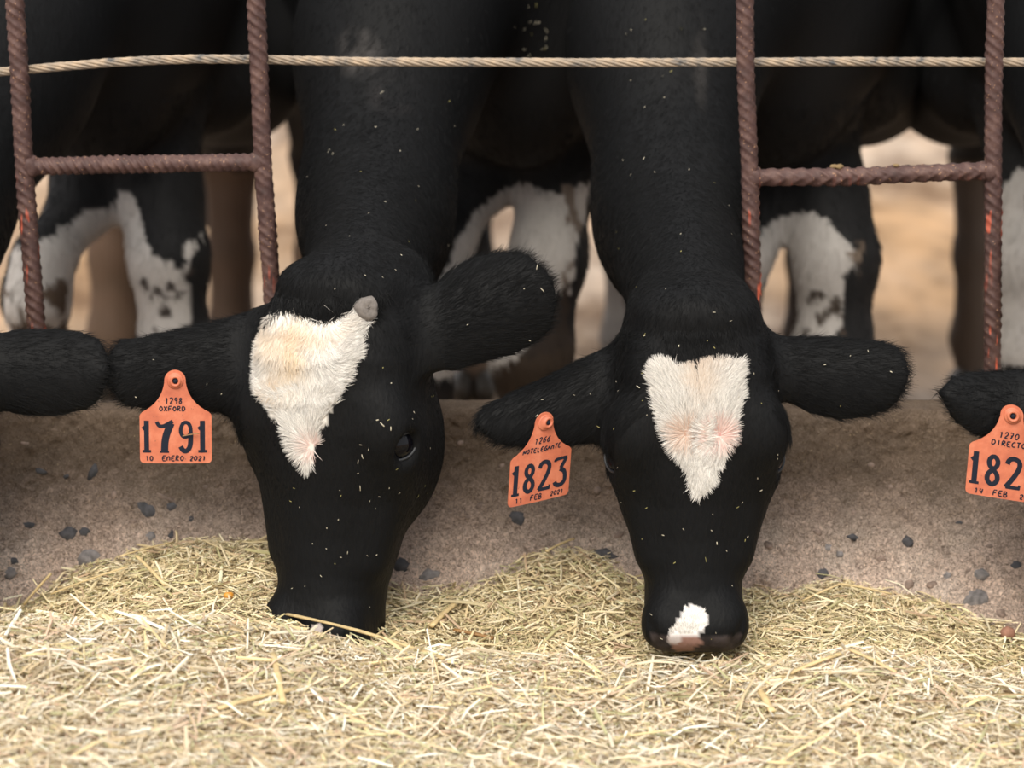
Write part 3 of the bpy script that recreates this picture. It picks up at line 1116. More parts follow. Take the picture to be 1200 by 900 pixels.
def cow(spec):
    """build a whole cow: body mesh, eyes, lids, tuft, fur; returns dict"""
    fr = spec['frame']
    hi = spec['res']
    hc = fr.w(0, 0.17, -0.1)
    bx = spec['front_x']; rx = spec['rear_x']
    x0 = min(hc[0] - 0.32, bx - 0.42, rx - 0.36); x1 = max(hc[0] + 0.34, bx + 0.42, rx + 0.36)
    xs = axis_grid([(x0, x1, hi)])
    ys = axis_grid([(-0.33, 0.06, hi), (0.06, 0.35, hi * 1.6), (0.35, 1.1, 0.012), (1.1, 2.62, 0.022)])
    zs = axis_grid([(-0.01, 0.15, 0.010), (0.15, 0.72, hi), (0.72, 1.40, 0.013)])
    fd = Field(xs, ys, zs)
    fx = lambda Y: bx + (rx - bx) * np.clip((Y - 0.9) / 1.2, -0.3, 1.1)
    # trunk
    fd.ell((fx(1.45), 1.45, 0.965), (0.235, 0.72, 0.345), 0.08)
    fd.ell((fx(0.95), 0.95, 0.97), (0.195, 0.36, 0.345), 0.08)
    fd.ell((fx(0.72), 0.74, 0.86), (0.125, 0.16, 0.215), 0.08)
    fd.ell((fx(2.05), 2.05, 1.03), (0.22, 0.36, 0.28), 0.08)
    for sx in (-1, 1):
        fd.cone((fx(1.05) + sx * 0.13, 1.08, 0.745), (fx(1.2) + sx * 0.15, 1.25, 0.735), 0.10, 0.115, 0.06)
        fd.cone((fx(1.2) + sx * 0.15, 1.25, 0.735), (fx(1.85) + sx * 0.13, 1.85, 0.76), 0.115, 0.13, 0.06)
    fd.cone((fx(0.85), 0.85, 1.22), (fx(2.1), 2.15, 1.24), 0.07, 0.08, 0.08)
    # neck
    fd_n = spec['neck']
    for (a, ra), (b, rb) in zip(fd_n[:-1], fd_n[1:]):
        fd.cone(a, b, ra, rb, 0.05, sc=(0.88, 1.0, 1.12))
    head_field(fd, fr)
    for e in spec['ears']:
        ear_field(fd, **e)
    # fore legs
    for lg in spec['fore']:
        fd.chain(lg, 0.035)
    for lg in spec['hind']:
        fd.chain(lg, 0.035, )
    # tail
    tx = fx(2.3)
    fd.chain([((tx, 2.36, 1.20), 0.03), ((tx, 2.47, 1.10), 0.026), ((tx + 0.01, 2.50, 0.85), 0.018), ((tx + 0.02, 2.49, 0.6), 0.016), ((tx + 0.02, 2.48, 0.42), 0.035), ((tx + 0.02, 2.47, 0.3), 0.02)], 0.03)
    for c, r in spec.get('pits', []):
        fd.ell(c, r, 0.01, cut=True)
    V, F = fd.nets()
    VN = vnormals(V, F)
    spec['V'], spec['F'], spec['VN'] = V, F, VN
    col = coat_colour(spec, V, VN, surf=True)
    root = empty(spec['name'], (bx, 0.9, 0.0))
    tag(root, spec['label'], 'cow', spec.get('group'))
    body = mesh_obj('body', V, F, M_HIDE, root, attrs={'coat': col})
    spec['root'], spec['body'] = root, body
    # hooves
    for lg in spec['fore'] + spec['hind']:
        c = np.array(lg[-1][0]); 
        for sd in (-1, 1):
            lump('hoof', (c[0] + sd * 0.022, c[1] - 0.018, 0.035), 0.034, 5, M_HOOF, root, (0.72, 1.35, 1.0), 8, 0.06)
    # eyes
    for sd in (-1, 1):
        if sd in spec.get('eyes', (-1, 1)):
            c = fr.w(*fr.eyes[sd])
            rr = 0.0185 * fr.s
            eye = lump('eye', c, rr, 1, M_EYE, root, (1, 1, 1), 12, 0.0)
            out = nrm(fr.r * sd * 0.86 + fr.n * 0.5 + fr.a * 0.05)
            t1 = nrm(fr.a - out * (fr.a @ out)); t2 = np.cross(out, t1)
            # almond lids as a closed tube
            nseg, m = 40, 8
            VV = []
            for q in range(nseg):
                ph = 2 * math.pi * q / nseg
                # long axis runs from inner corner (down-front) to outer
                ax0 = fr.a * 0.45 - fr.r * sd * 0.75 + fr.n * 0.45
                ax1 = nrm(ax0 - out * (ax0 @ out))
                ax2 = np.cross(out, ax1)
                el = np.cos(ph) * 0.0185; sh = np.sin(ph) * 0.0120 * (1 - 0.25 * abs(math.cos(ph)) ** 3)
                rad = math.sqrt(max(1e-6, 0.0195 ** 2 - el * el * 0.8 - sh * sh))
                cc = c + (ax1 * el + ax2 * sh + out * rad) * fr.s
                tn = nrm(-ax1 * math.sin(ph) + ax2 * math.cos(ph))
                o2 = np.cross(tn, out)
                for j in range(m):
                    b_ = 2 * math.pi * j / m
                    VV.append(cc + (out * math.cos(b_) + o2 * math.sin(b_)) * 0.0015 * fr.s)
            FF = [[q * m + j, q * m + (j + 1) % m, ((q + 1) % nseg) * m + (j + 1) % m, ((q + 1) % nseg) * m + j] for q in range(nseg) for j in range(m)]
            lid = mesh_obj('eyelid', VV, FF, M_LID, root)
            ic = c + (ax1 * 0.0185 + out * 0.0085) * fr.s
            lump('tear_duct', ic, 0.0042 * fr.s, 2, M_PINK, root, (1, 1, 1), 6, 0.1)
    return spec


def coat_colour(spec, Pt, Nn=None, surf=False, rs=None):
    """colour of the coat at points; also returns blaze mask"""
    fr = spec['frame']
    Pt = np.asarray(Pt)
    n = len(Pt)
    ambient_lift = np.clip((Pt[:, 1] - 0.45) / 0.4, 0, 1)[:, None]  # rear body paler: ambient light in the depth put into the coat colour
    col = BLK * (1 + 2.2 * ambient_lift) + ambient_lift * np.array([0.002, 0.0012, 0.0006])
    L = fr.loc(Pt)
    jag = fbm(Pt, 90, 2, 3) * 0.004
    # head markings
    for poly, c, j in spec.get('marks', []):
        sd = poly_sd(L[:, :2], poly) + jag * j + (0.005 if j > 0.9 else 0)
        m = (sd < 0) & (L[:, 2] > -0.10) & (L[:, 1] < 0.40) & (Pt[:, 1] < 0.1)
        col[m] = c
    # body markings in the yard plane: polygons (x, z)
    for poly, c, yr in spec.get('legmarks', []):
        sd = poly_sd(Pt[:, [0, 2]], poly) + fbm(Pt, 60, 3, 5) * 0.010
        m = (sd < 0) & (Pt[:, 1] > yr[0]) & (Pt[:, 1] < yr[1])
        cc = np.array(c) * (1 + 0.12 * fbm(Pt, 30, 3, 8))[:, None]
        col[m] = cc[m]
    # speckles and dirt
    for poly, c, yr, thr, scl in spec.get('dirt', []):
        sd = poly_sd(Pt[:, [0, 2]], poly) + fbm(Pt, 25, 3, 15) * 0.02
        nz = fbm(Pt, scl, 3, 25)
        m = (sd < 0) & (nz > thr) & (Pt[:, 1] > yr[0]) & (Pt[:, 1] < yr[1])
        k = np.clip((nz[m] - thr) / 0.12, 0, 1)[:, None]
        col[m] = col[m] * (1 - k) + np.array(c) * k
    # muddy lower legs
    low = (Pt[:, 2] < 0.33) & (Pt[:, 1] > 0.3)
    k = np.clip((0.33 - Pt[:, 2]) / 0.1, 0, 1) * 0.8
    k = (k * np.clip(0.6 + fbm(Pt, 20, 3, 31), 0, 1))[:, None]
    col = np.where(low[:, None], col * (1 - k) + np.array([0.09, 0.06, 0.04]) * k, col)
    # nose pad
    pad = (L[:, 1] > 0.352) & (np.abs(L[:, 0]) < 0.05) & (L[:, 2] > -0.045) & (Pt[:, 1] < 0)
    keep = col.max(1) < 0.05
    pk = pad & keep
    col[pk] = (np.array([0.040, 0.032, 0.031]) * (1 + 0.9 * np.clip(fbm(Pt[pk], 160, 3, 77), -1, 1))[:, None])
    # dusty grey crest of the neck
    for c, r, cc in spec.get('dust', []):
        q = (((Pt - np.array(c)) / np.array(r)) ** 2).sum(1)
        k = np.clip(1 - q, 0, 1) * np.clip(0.4 + fbm(Pt * [1, 1, 0.4], 60, 4, 61) * 1.6, 0, 1)
        col = col * (1 - k[:, None]) + np.array(cc) * k[:, None]
    return col


def px_poly(fr, pts, n=0.0):
    return np.array([fr.plane(x, y, n) for x, y in pts])


def xz_poly(pts, Y):
    return np.array([[P(x, y, Y)[0], P(x, y, Y)[2]] for x, y in pts])


# ---- fur
def add_fur(spec, n, region, length, rad, dirfn, name, colfn, lift=0.35, label=None, seed=0, jitter=0.15, npts=5, curl=0.0):
    r = np.random.default_rng(seed)
    V, F, VN = spec['V'], spec['F'], spec['VN']
    cen = V[F].mean(1)
    m = region(cen)
    if not m.any():
        return None
    Fi = F[m]
    area = np.linalg.norm(np.cross(V[Fi[:, 2]] - V[Fi[:, 0]], V[Fi[:, 3]] - V[Fi[:, 1]]), axis=1) / 2
    # only what faces the camera side or above counts: back-of-head stays covered by the coat material
    pick = r.choice(len(Fi), n, p=area / area.sum())
    a, b = r.random((n, 1)), r.random((n, 1))
    q = V[Fi[pick]]
    p0 = (q[:, 0] * (1 - a) + q[:, 1] * a) * (1 - b) + (q[:, 3] * (1 - a) + q[:, 2] * a) * b
    qn = VN[Fi[pick]].mean(1)
    qn /= np.maximum(np.linalg.norm(qn, axis=1), 1e-9)[:, None]
    ok = region(p0)
    p0, qn = p0[ok], qn[ok]
    n = len(p0)
    d = dirfn(p0, qn)
    d = d + r.normal(0, jitter, (n, 3))
    d -= qn * (d * qn).sum(1)[:, None]
    d /= np.maximum(np.linalg.norm(d, axis=1), 1e-9)[:, None]
    ln = (length(p0) if callable(length) else length) * r.uniform(0.65, 1.2, n)
    lf = (lift(p0) if callable(lift) else lift)
    pos = np.zeros((n, npts, 3), np.float32)
    cur = p0 - qn * 0.0006
    pos[:, 0] = cur
    side = np.cross(d, qn)
    ph = r.normal(0, curl, n)
    for k in range(1, npts):
        t = k / (npts - 1)
        up = (lf * (1 - 0.85 * t))
        up = up[:, None] if isinstance(up, np.ndarray) else up
        dd = d + qn * up + side * (ph * t)[:, None]
        dd /= np.linalg.norm(dd, axis=1)[:, None]
        cur = cur + dd * (ln / (npts - 1))[:, None]
        pos[:, k] = cur
    c = colfn(p0, r)
    hc = bpy.data.hair_curves.new(name)
    hc.add_curves([npts] * n)
    o = bpy.data.objects.new(name, hc)
    C.objects.link(o)
    hc.attributes['position'].data.foreach_set('vector', pos.reshape(-1))
    ra = hc.attributes.get('radius') or hc.attributes.new('radius', 'FLOAT', 'POINT')
    prof_ = np.array([1.0, 0.95, 0.8, 0.55, 0.15]) if npts == 5 else np.linspace(1, 0.15, npts)
    rr = (rad(p0) if callable(rad) else np.full(n, rad))[:, None] * prof_[None]
    ra.data.foreach_set('value', rr.astype(np.float32).ravel())
    ca = hc.attributes.new('strand', 'FLOAT_COLOR', 'POINT')
    c4 = np.ones((n, npts, 4), np.float32)
    c4[..., :3] = c[:, None, :]
    ca.data.foreach_set('color', c4.ravel())
    hc.materials.append(M_HAIR)
    o.parent = spec['root']
    o.location = -spec['root'].location
    if label: o['label'] = label
    return o


def black_dir(spec):
    fr = spec['frame']
    ears = spec['ears']
    def f(p, n_):
        L = fr.loc(p)
        d = np.tile(fr.a, (len(p), 1)) + fr.r * (np.tanh(L[:, :1] / 0.03) * 0.25)
        up = L[:, 1] < 0.03
        d[up] = fr.a * 0.8 + fr.r * np.tanh(L[up, :1] / 0.04) * 0.4
        for e in ears:
            cs = np.array([q[0] for q in e['pts']])
            ex = nrm(cs[-1] - cs[0])
            t = (p - cs[0]) @ ex
            Ln = (cs[-1] - cs[0]) @ ex
            m = (t > 0.0) & (t < Ln + 0.05) & (np.linalg.norm((p - cs[0]) - t[:, None] * ex, axis=1) < 0.09)
            q = nrm(e['q_dir'])
            off = ((p - cs[0]) @ q) / 0.05
            d[m] = ex + q * (off[m, None] * 0.45)
        return d
    return f


def blk_col(spec):
    def f(p, r):
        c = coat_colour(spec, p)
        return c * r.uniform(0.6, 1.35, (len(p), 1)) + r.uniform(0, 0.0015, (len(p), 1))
    return f


def fur_cow(spec, n_black, n_legs=9000):
    fr = spec['frame']
    marks = [m[0] for m in spec.get('marks', []) if m[2] > 0.9]
    def not_blaze(p):
        L = fr.loc(p)
        m = (p[:, 1] < 0.30 + 0.3 * vnoise(p, 700, 3)) & (p[:, 2] > 0.2)
        for poly in marks:
            m &= ~((poly_sd(L[:, :2], poly) < -0.006) & (L[:, 2] > -0.10))
        m &= ~((L[:, 1] > 0.345) & (np.abs(L[:, 0]) < 0.052) & (L[:, 2] > -0.06))
        return m
    def ln(p):
        L = fr.loc(p)
        e = np.zeros(len(p), bool)
        for q in spec['ears']:
            cs = np.array([z[0] for z in q['pts']])
            ex = nrm(cs[-1] - cs[0]); t = (p - cs[0]) @ ex
            e |= (t > 0.02) & (np.linalg.norm((p - cs[0]) - t[:, None] * ex, axis=1) < 0.09)
        return np.where(e, 0.0165, np.where(L[:, 1] < 0.05, 0.011, 0.0065 - 0.003 * np.clip((L[:, 1] - 0.2) / 0.15, 0, 1)))
    add_fur(spec, n_black, not_blaze, ln, 0.00022, black_dir(spec), 'coat_hair', blk_col(spec), lift=0.30, seed=11, jitter=0.22, npts=4)
    if n_legs:
        add_fur(spec, n_legs, lambda p: (p[:, 1] > 0.45) & (p[:, 1] < 1.05) & (p[:, 2] > 0.3) & (p[:, 2] < 0.75), 0.016, 0.0005,
                lambda p, n_: np.tile(np.array([0, 0, -1.0]), (len(p), 1)), 'leg_hair', blk_col(spec), lift=0.4, seed=12, jitter=0.3, npts=4)


def leg(fpts, rads):
    return [(tuple(p), r) for p, r in zip(fpts, rads)]


def fore_leg(px_pts, Y=0.80, foot=None, rads=(0.075, 0.052, 0.047, 0.050, 0.034, 0.036, 0.03), extra=None):
    """px_pts: picture points of shoulder, elbow-ish, forearm, knee; continues to the ground"""
    pts = [P(x, y, Y + dy) for x, y, dy in px_pts]
    k = pts[-1]
    fx_, fy_ = (foot if foot is not None else (k[0], k[1] + 0.02))
    pts += [np.array([k[0] * 0.5 + fx_ * 0.5, (k[1] + fy_) / 2 + 0.01, k[2] * 0.5 + 0.04]), np.array([fx_, fy_, 0.10]), np.array([fx_, fy_ - 0.02, 0.045])]
    return leg(pts, rads)


def hind_leg(px, Y=2.12, r=0.047, fx_top=None, hip_z=0.88):
    x = P(px, 330, Y)[0]
    t = x if fx_top is None else fx_top
    return leg([(t, 2.05, hip_z), (t * 0.8 + x * 0.2, 1.95, 0.68), (x, 2.18, 0.47), (x, 2.15, 0.28), (x, 2.13, 0.12), (x, 2.11, 0.045)], (0.13, 0.10, r * 1.1, r * 0.85, r * 0.95, r * 0.8))


def neck_pts(fr, bx, mid, mid2, x_top):
    """from back of the skull to the withers"""
    a = fr.w(0, 0.03, -0.10)
    b = fr.w(0, 0.10, -0.15)
    return [(a, 0.066), (np.array(mid), 0.099), (np.array(mid2), 0.135), (np.array((x_top, 0.70, 0.99)), 0.19), (np.array((bx, 0.95, 1.02)), 0.22)]


# ---- cow B : tag 1823, white triangle and white nose spot
DY = -0.215
fB = Frame(P(820, 375, DY), 0.0, 0.0, 0.06, 1.0)
earY = DY + 0.085


def ear_pts(lst, Y0, Y1):
    out = []
    for i, (x, ya, yb) in enumerate(lst):
        Y = Y0 + (Y1 - Y0) * i / (len(lst) - 1)
        a, b = P(x, ya, Y), P(x, yb, Y)
        out.append(((a + b) / 2, np.linalg.norm(a - b) / 2 * 1.05 + 0.002))
    return out


def xw(px, py, Y): return P(px, py, Y)[0]


cowB = dict(name='cow', frame=fB, res=0.0048, front_x=xw(905, 250, 0.85), rear_x=xw(880, 250, 2.1),
            label='black cow with white forehead triangle and white nose spot, tag 1823',
            neck=neck_pts(fB, xw(905, 200, 0.95), P(787, 250, 0.24), P(780, 60, 0.44), xw(850, 30, .7)),
            ears=[dict(pts=ear_pts([(880, 398, 458), (915, 397, 462), (950, 398, 478), (985, 399, 488), (1020, 402, 484), (1050, 407, 474), (1066, 416, 460)], earY, earY - 0.01), th=0.012, q_dir=(0, 0.25, 1), cup=-0.010),
                  dict(pts=ear_pts([(765, 398, 470), (725, 408, 500), (690, 424, 514), (650, 444, 521), (615, 459, 523), (580, 474, 519), (556, 486, 508)], earY, earY - 0.03), th=0.012, q_dir=(0.2, 0.35, 1), cup=-0.010)],
            fore=[fore_leg([(935, 130, 0.12), (962, 235, 0.05), (980, 300, 0), (976, 410, 0)], rads=(0.09, 0.062, 0.056, 0.052, 0.034, 0.036, 0.03)),
                  fore_leg([(905, 120, 0.12), (903, 225, 0.05), (873, 298, 0), (850, 400, 0)], rads=(0.08, 0.040, 0.033, 0.045, 0.034, 0.036, 0.03))],
            hind=[hind_leg(728, r=0.036, fx_top=xw(770, 300, 2.1)), hind_leg(948, r=0.045, fx_top=xw(920, 300, 2.1))])
cowB['marks'] = [(px_poly(fB, [(763, 432), (768, 423), (780, 421), (792, 425), (806, 432), (822, 428), (838, 424), (852, 425), (862, 420), (871, 420), (873, 426), (871, 436), (871, 455), (869, 480), (864, 500), (858, 520),
                               (848, 545), (836, 565), (826, 583), (819, 597), (813, 583), (804, 560), (793, 535), (780, 515), (772, 490), (764, 468), (759, 445)]), WHT, 1.0),
                 (px_poly(fB, [(800, 503), (804, 500), (809, 503), (810, 508), (806, 512), (801, 511)]), (0.42, 0.24, 0.17), 0.1), (px_poly(fB, [(838, 505), (843, 502), (848, 505), (849, 511), (844, 515), (839, 512)]), (0.55, 0.30, 0.27), 0.1),
                 (px_poly(fB, [(786, 748), (784, 738), (795, 726), (801, 717), (812, 710), (823, 713), (829, 721), (827, 733), (819, 743), (808, 747)], 0.0), (0.78, 0.74, 0.72), 0.5),
                 (px_poly(fB, [(784, 744), (797, 741), (817, 741), (821, 752), (812, 762), (796, 765), (786, 757)], 0.0), (0.27, 0.155, 0.125), 0.85), (px_poly(fB, [(781, 742), (797, 742), (795, 752), (784, 752)], 0.0), (0.50, 0.44, 0.42), 0.6)]
YL = 0.75
cowB['legmarks'] = [(xz_poly([(884, 300), (888, 278), (915, 262), (945, 253), (972, 262), (990, 280), (1008, 300), (1000, 315), (988, 325), (988, 350), (984, 400), (978, 430), (925, 430), (925, 340), (905, 330), (892, 345), (880, 420), (840, 420), (850, 330)], YL), LEGW, (0.4, 1.15)),
                    (xz_poly([(700, 290), (716, 290), (728, 340), (745, 400), (745, 470), (705, 470)], 2.1), LEGW * 0.9, (1.7, 2.4))]
cowB['dirt'] = [(xz_poly([(930, 340), (995, 340), (990, 430), (925, 430)], YL), (0.06, 0.045, 0.035), (0.4, 1.15), 0.10, 45),
                (xz_poly([(985, 280), (1010, 280), (1010, 320), (985, 320)], YL), (0.16, 0.12, 0.09), (0.4, 1.15), 0.0, 45)]
cowB['dust'] = [(P(815, 65, 0.35), (0.012, 0.3, 0.07), (0.035, 0.032, 0.03))]

# ---- cow A : tag 1791, head turned, horn bud
DYA = -0.205
fA = Frame(P(366, 345, DYA), math.radians(24), math.radians(2.5), 0.03, 1.12)
ua, va = fA.plane(461, 520, -0.038)
fA.eyes[1] = (min(ua, 0.078), va, -0.043)
print('eyeA', ua, va)
eA = DYA + 0.075
cowA = dict(name='cow', frame=fA, res=0.0048, front_x=xw(590, 250, 0.85), rear_x=xw(470, 250, 2.1),
            label='black cow with broad cream forehead blaze and grey horn bud, tag 1791',
            neck=neck_pts(fA, xw(590, 200, 0.95), P(440, 250, 0.24), P(460, 60, 0.44), xw(520, 30, .7)),
            ears=[dict(pts=ear_pts([(300, 368, 470), (265, 378, 478), (230, 386, 480), (200, 392, 479), (170, 398, 476), (145, 402, 472), (123, 410, 464)], eA, eA - 0.02), th=0.012, q_dir=(0, 0.25, 1), cup=-0.010),
                  dict(pts=ear_pts([(480, 366, 432), (510, 348, 434), (540, 320, 424), (570, 302, 416), (600, 293, 403), (625, 294, 386), (648, 306, 352)], eA - 0.03, eA - 0.05), th=0.012, q_dir=(-0.35, 0.3, 1), cup=-0.010)],
            fore=[fore_leg([(638, 110, 0.12), (650, 205, 0.05), (643, 300, 0), (622, 415, 0)], rads=(0.09, 0.056, 0.050, 0.055, 0.038, 0.038, 0.03)),
                  fore_leg([(580, 120, 0.12), (562, 212, 0.06), (524, 285, 0), (500, 370, -0.05)], rads=(0.08, 0.040, 0.033, 0.045, 0.034, 0.036, 0.03))],
            hind=[hind_leg(362, r=0.030, fx_top=xw(400, 300, 2.1)), hind_leg(555, r=0.038, fx_top=xw(530, 300, 2.1))])
cowA['marks'] = [(px_poly(fA, [(300, 370), (312, 359), (330, 355), (350, 360), (370, 366), (388, 363), (403, 360), (414, 362), (422, 370), (424, 390), (418, 420), (411, 445), (402, 468), (390, 492), (378, 512), (374, 525),
                               (370, 540), (361, 556), (352, 545), (340, 525), (333, 505), (316, 492), (304, 470), (297, 448), (294, 420), (297, 390)], 0.0), WHT, 1.0),
                 (px_poly(fA, [(370, 742), (371, 730), (380, 728), (386, 735), (386, 750)], -0.01), (0.55, 0.48, 0.46), 0.4)]
cowA['legmarks'] = [(xz_poly([(520, 330), (530, 290), (555, 255), (590, 230), (622, 220), (655, 232), (672, 222), (692, 222), (686, 260), (676, 300), (668, 350), (650, 380), (600, 440), (500, 440), (490, 380)], YL), LEGW, (0.4, 1.15)),
                    (xz_poly([(345, 235), (366, 235), (372, 300), (340, 420)], 2.1), (0.35, 0.24, 0.16), (1.6, 2.5)),
                    (xz_poly([(500, 380), (620, 380), (620, 490), (500, 490)], 2.1), (0.20, 0.135, 0.095), (1.6, 2.5))]
cowA['dirt'] = [(xz_poly([(640, 345), (680, 330), (680, 480), (560, 480), (580, 440), (630, 400)], YL), (0.040, 0.030, 0.024), (0.4, 1.15), -0.10, 30),
                (xz_poly([(575, 435), (680, 400), (680, 490), (570, 490)], YL), (0.05, 0.036, 0.026), (0.4, 1.15), -0.5, 30),
                (xz_poly([(664, 225), (690, 225), (680, 330), (660, 330)], YL), (0.2, 0.16, 0.13), (0.4, 1.15), -0.1, 30)]
cowA['dust'] = [(P(425, 55, 0.35), (0.035, 0.3, 0.035), (0.06, 0.055, 0.052)), (P(465, 100, 0.35), (0.04, 0.3, 0.03), (0.022, 0.020, 0.02))]

# ---- far left cow (only its ear, chest and legs show)
f0 = Frame(P(-130, 372, DY), 0.0, 0.0, 0.05, 1.02)
cow0 = dict(name='cow', frame=f0, res=0.0065, front_x=xw(122, 250, 0.85), rear_x=xw(212, 250, 2.1),
            label='black cow at the left edge showing one furry ear, white inner forelegs speckled black',
            neck=neck_pts(f0, xw(122, 200, 0.95), P(-85, 250, 0.20), P(0, 60, 0.42), xw(60, 30, .7)),
            ears=[dict(pts=ear_pts([(-72, 398, 452), (-40, 396, 460), (-8, 393, 470), (20, 389, 482), (55, 388, 485), (85, 391, 480), (112, 398, 472), (129, 408, 458)], earY, earY - 0.03), th=0.014, q_dir=(0, 0.25, 1), cup=-0.010),
                  dict(pts=ear_pts([(-180, 398, 470), (-210, 408, 490), (-250, 420, 500), (-300, 440, 500), (-350, 470, 490)], earY, earY - 0.03), th=0.012, q_dir=(0.2, 0.35, 1), cup=-0.010)],
            fore=[fore_leg([(170, 130, 0.12), (185, 225, 0.05), (198, 300, 0), (205, 410, 0)], rads=(0.09, 0.058, 0.052, 0.048, 0.034, 0.036, 0.03)),
                  fore_leg([(105, 120, 0.12), (98, 238, 0.05), (50, 305, -0.02), (42, 350, -0.03)], foot=(xw(30, 400, 0.8), 1.0), rads=(0.08, 0.042, 0.038, 0.042, 0.034, 0.036, 0.03))],
            hind=[hind_leg(135, r=0.058, fx_top=xw(130, 300, 2.1)), hind_leg(270, r=0.048, fx_top=xw(262, 300, 2.1), hip_z=0.8)])
cow0['legmarks'] = [(xz_poly([(8, 320), (20, 290), (60, 280), (85, 262), (92, 252), (105, 256), (125, 245), (133, 232), (150, 232), (158, 245), (170, 285), (178, 300), (200, 306), (214, 316), (224, 282), (230, 285), (220, 325),
                               (222, 350), (222, 375), (212, 385), (210, 420), (165, 420), (150, 340), (120, 330), (90, 340), (70, 400), (0, 400)], YL), LEGW, (0.4, 1.15)),
                    (xz_poly([(100, 250), (175, 250), (175, 470), (100, 470)], 2.1), (0.115, 0.072, 0.048), (1.6, 2.5)),
                    (xz_poly([(236, 200), (310, 200), (310, 470), (236, 470)], 2.1), (0.125, 0.082, 0.058), (1.6, 2.5))]
cow0['dirt'] = [(xz_poly([(172, 300), (225, 310), (222, 390), (175, 400)], YL), (0.05, 0.04, 0.035), (0.4, 1.15), 0.16, 70),
                (xz_poly([(0, 340), (80, 330), (80, 400), (0, 400)], YL), (0.10, 0.07, 0.05), (0.4, 1.15), -0.15, 30)]

# ---- far right cow
fR = Frame(P(1330, 380, DY + 0.01), math.radians(-4), 0.0, 0.05, 1.0)
cowR = dict(name='cow', frame=fR, res=0.0065, front_x=xw(1262, 250, 0.85), rear_x=xw(1205, 250, 2.1),
            label='black cow at the right edge showing one ear and a white foreleg, tag 182',
            neck=neck_pts(fR, xw(1262, 200, 0.95), P(1300, 250, 0.16), P(1290, 60, 0.42), xw(1275, 30, .7)),
            ears=[dict(pts=ear_pts([(1250, 430, 505), (1220, 436, 520), (1190, 437, 520), (1165, 437, 512), (1140, 439, 505), (1117, 443, 487), (1100, 452, 466)], earY - 0.01, earY - 0.03), th=0.013, q_dir=(-0.1, 0.3, 1), cup=-0.010),
                  dict(pts=ear_pts([(1390, 398, 458), (1425, 397, 462), (1460, 398, 478), (1500, 402, 480), (1550, 420, 460)], earY, earY - 0.01), th=0.012, q_dir=(0, 0.25, 1), cup=-0.010)],
            fore=[fore_leg([(1215, 130, 0.12), (1213, 225, 0.05), (1212, 300, 0), (1208, 410, 0)], rads=(0.09, 0.062, 0.052, 0.048, 0.034, 0.036, 0.03)),
                  fore_leg([(1290, 130, 0.12), (1310, 225, 0.05), (1320, 300, 0), (1315, 410, 0)])],
            hind=[hind_leg(1140, r=0.036, fx_top=xw(1168, 300, 2.1)), hind_leg(1270, r=0.045, fx_top=xw(1250, 300, 2.1))])
cowR['legmarks'] = [(xz_poly([(1168, 250), (1180, 232), (1200, 205), (1240, 205), (1260, 300), (1260, 430), (1160, 430)], YL), LEGW * 1.05, (0.4, 1.15)),
                    (xz_poly([(1100, 190), (1175, 190), (1175, 470), (1100, 470)], 2.1), (0.10, 0.075, 0.058), (1.6, 2.5))]
cowR['dust'] = []

for cw_ in (cowB, cowA, cow0, cowR):
    cow(cw_)

# ---- fur
fur_cow(cowB, 95000)
fur_cow(cowA, 100000)
fur_cow(cow0, 52000)
fur_cow(cowR, 42000)


def blaze_dir(fr, whorls, forelock=None):
    WH = np.array([fr.plane(*q) for q in whorls])
    def f(p, n_):
        L = fr.loc(p)[:, :2]
        d = np.zeros((len(p), 2)); W = 0
        for wv in WH:
            q = L - wv
            r2 = (q ** 2).sum(1)
            wt = 1 / (r2 + 0.0004) ** 1.5
            d += q / np.sqrt(r2 + 1e-8)[:, None] * wt[:, None]
            W = W + wt
        d /= W[:, None]
        d[:, 0] += 0.35 * np.sign(L[:, 0]) * np.clip((WH[:, 1].mean() - L[:, 1]) / 0.05, 0, 1)
        if forelock is not None:
            c = fr.plane(*forelock)
            g = np.exp(-((L[:, 0] - c[0]) / 0.040) ** 2) * np.clip((WH[0, 1] - 0.035 - L[:, 1]) / 0.03, 0, 1)
            g = g[:, None]
            d = d * (1 - g) + np.array([0.15, 1.0]) * g * 1.3
        d = d / np.maximum(np.linalg.norm(d, axis=1), 1e-6)[:, None]
        wav = vnoise(np.concatenate([L, L[:, :1] * 0], 1), 70, 4) * 0.45
        d = d + np.stack([-d[:, 1], d[:, 0]], 1) * wav[:, None]
        return d[:, :1] * fr.r + d[:, 1:] * fr.a
    return f


def in_poly(fr, poly, grow=0.0):
    def f(p):
        L = fr.loc(p)
        return (poly_sd(L[:, :2], poly) + fbm(p, 130, 3, 3) * 0.006 < grow - 0.001) & (L[:, 2] > -0.08) & (p[:, 1] < 0.0)
    return f


def elen(fr, poly, ln):
    def f(p):
        d = -poly_sd(fr.loc(p)[:, :2], poly)
        return ln * np.clip(0.60 + (d - 0.005) / 0.025, 0.60, 1)
    return f


def blaze_col(fr, spots):
    SP = [(fr.plane(x, y), rr, np.array(c)) for x, y, rr, c in spots]
    def f(p, r):
        L = fr.loc(p)[:, :2]
        c = np.tile(np.array([0.90, 0.865, 0.81]), (len(p), 1)) * r.uniform(0.5, 1.08, (len(p), 1)) ** 0.8
        for q, rr, cc in SP:
            dd = (L - q) / np.array(rr)
            k = np.clip(np.exp(-(dd ** 2).sum(1)) * r.uniform(0.6, 1.2, len(p)), 0, 1)[:, None]
            c = c * (1 - k) + cc * k
        return np.clip(c, 0, 0.92)
    return f


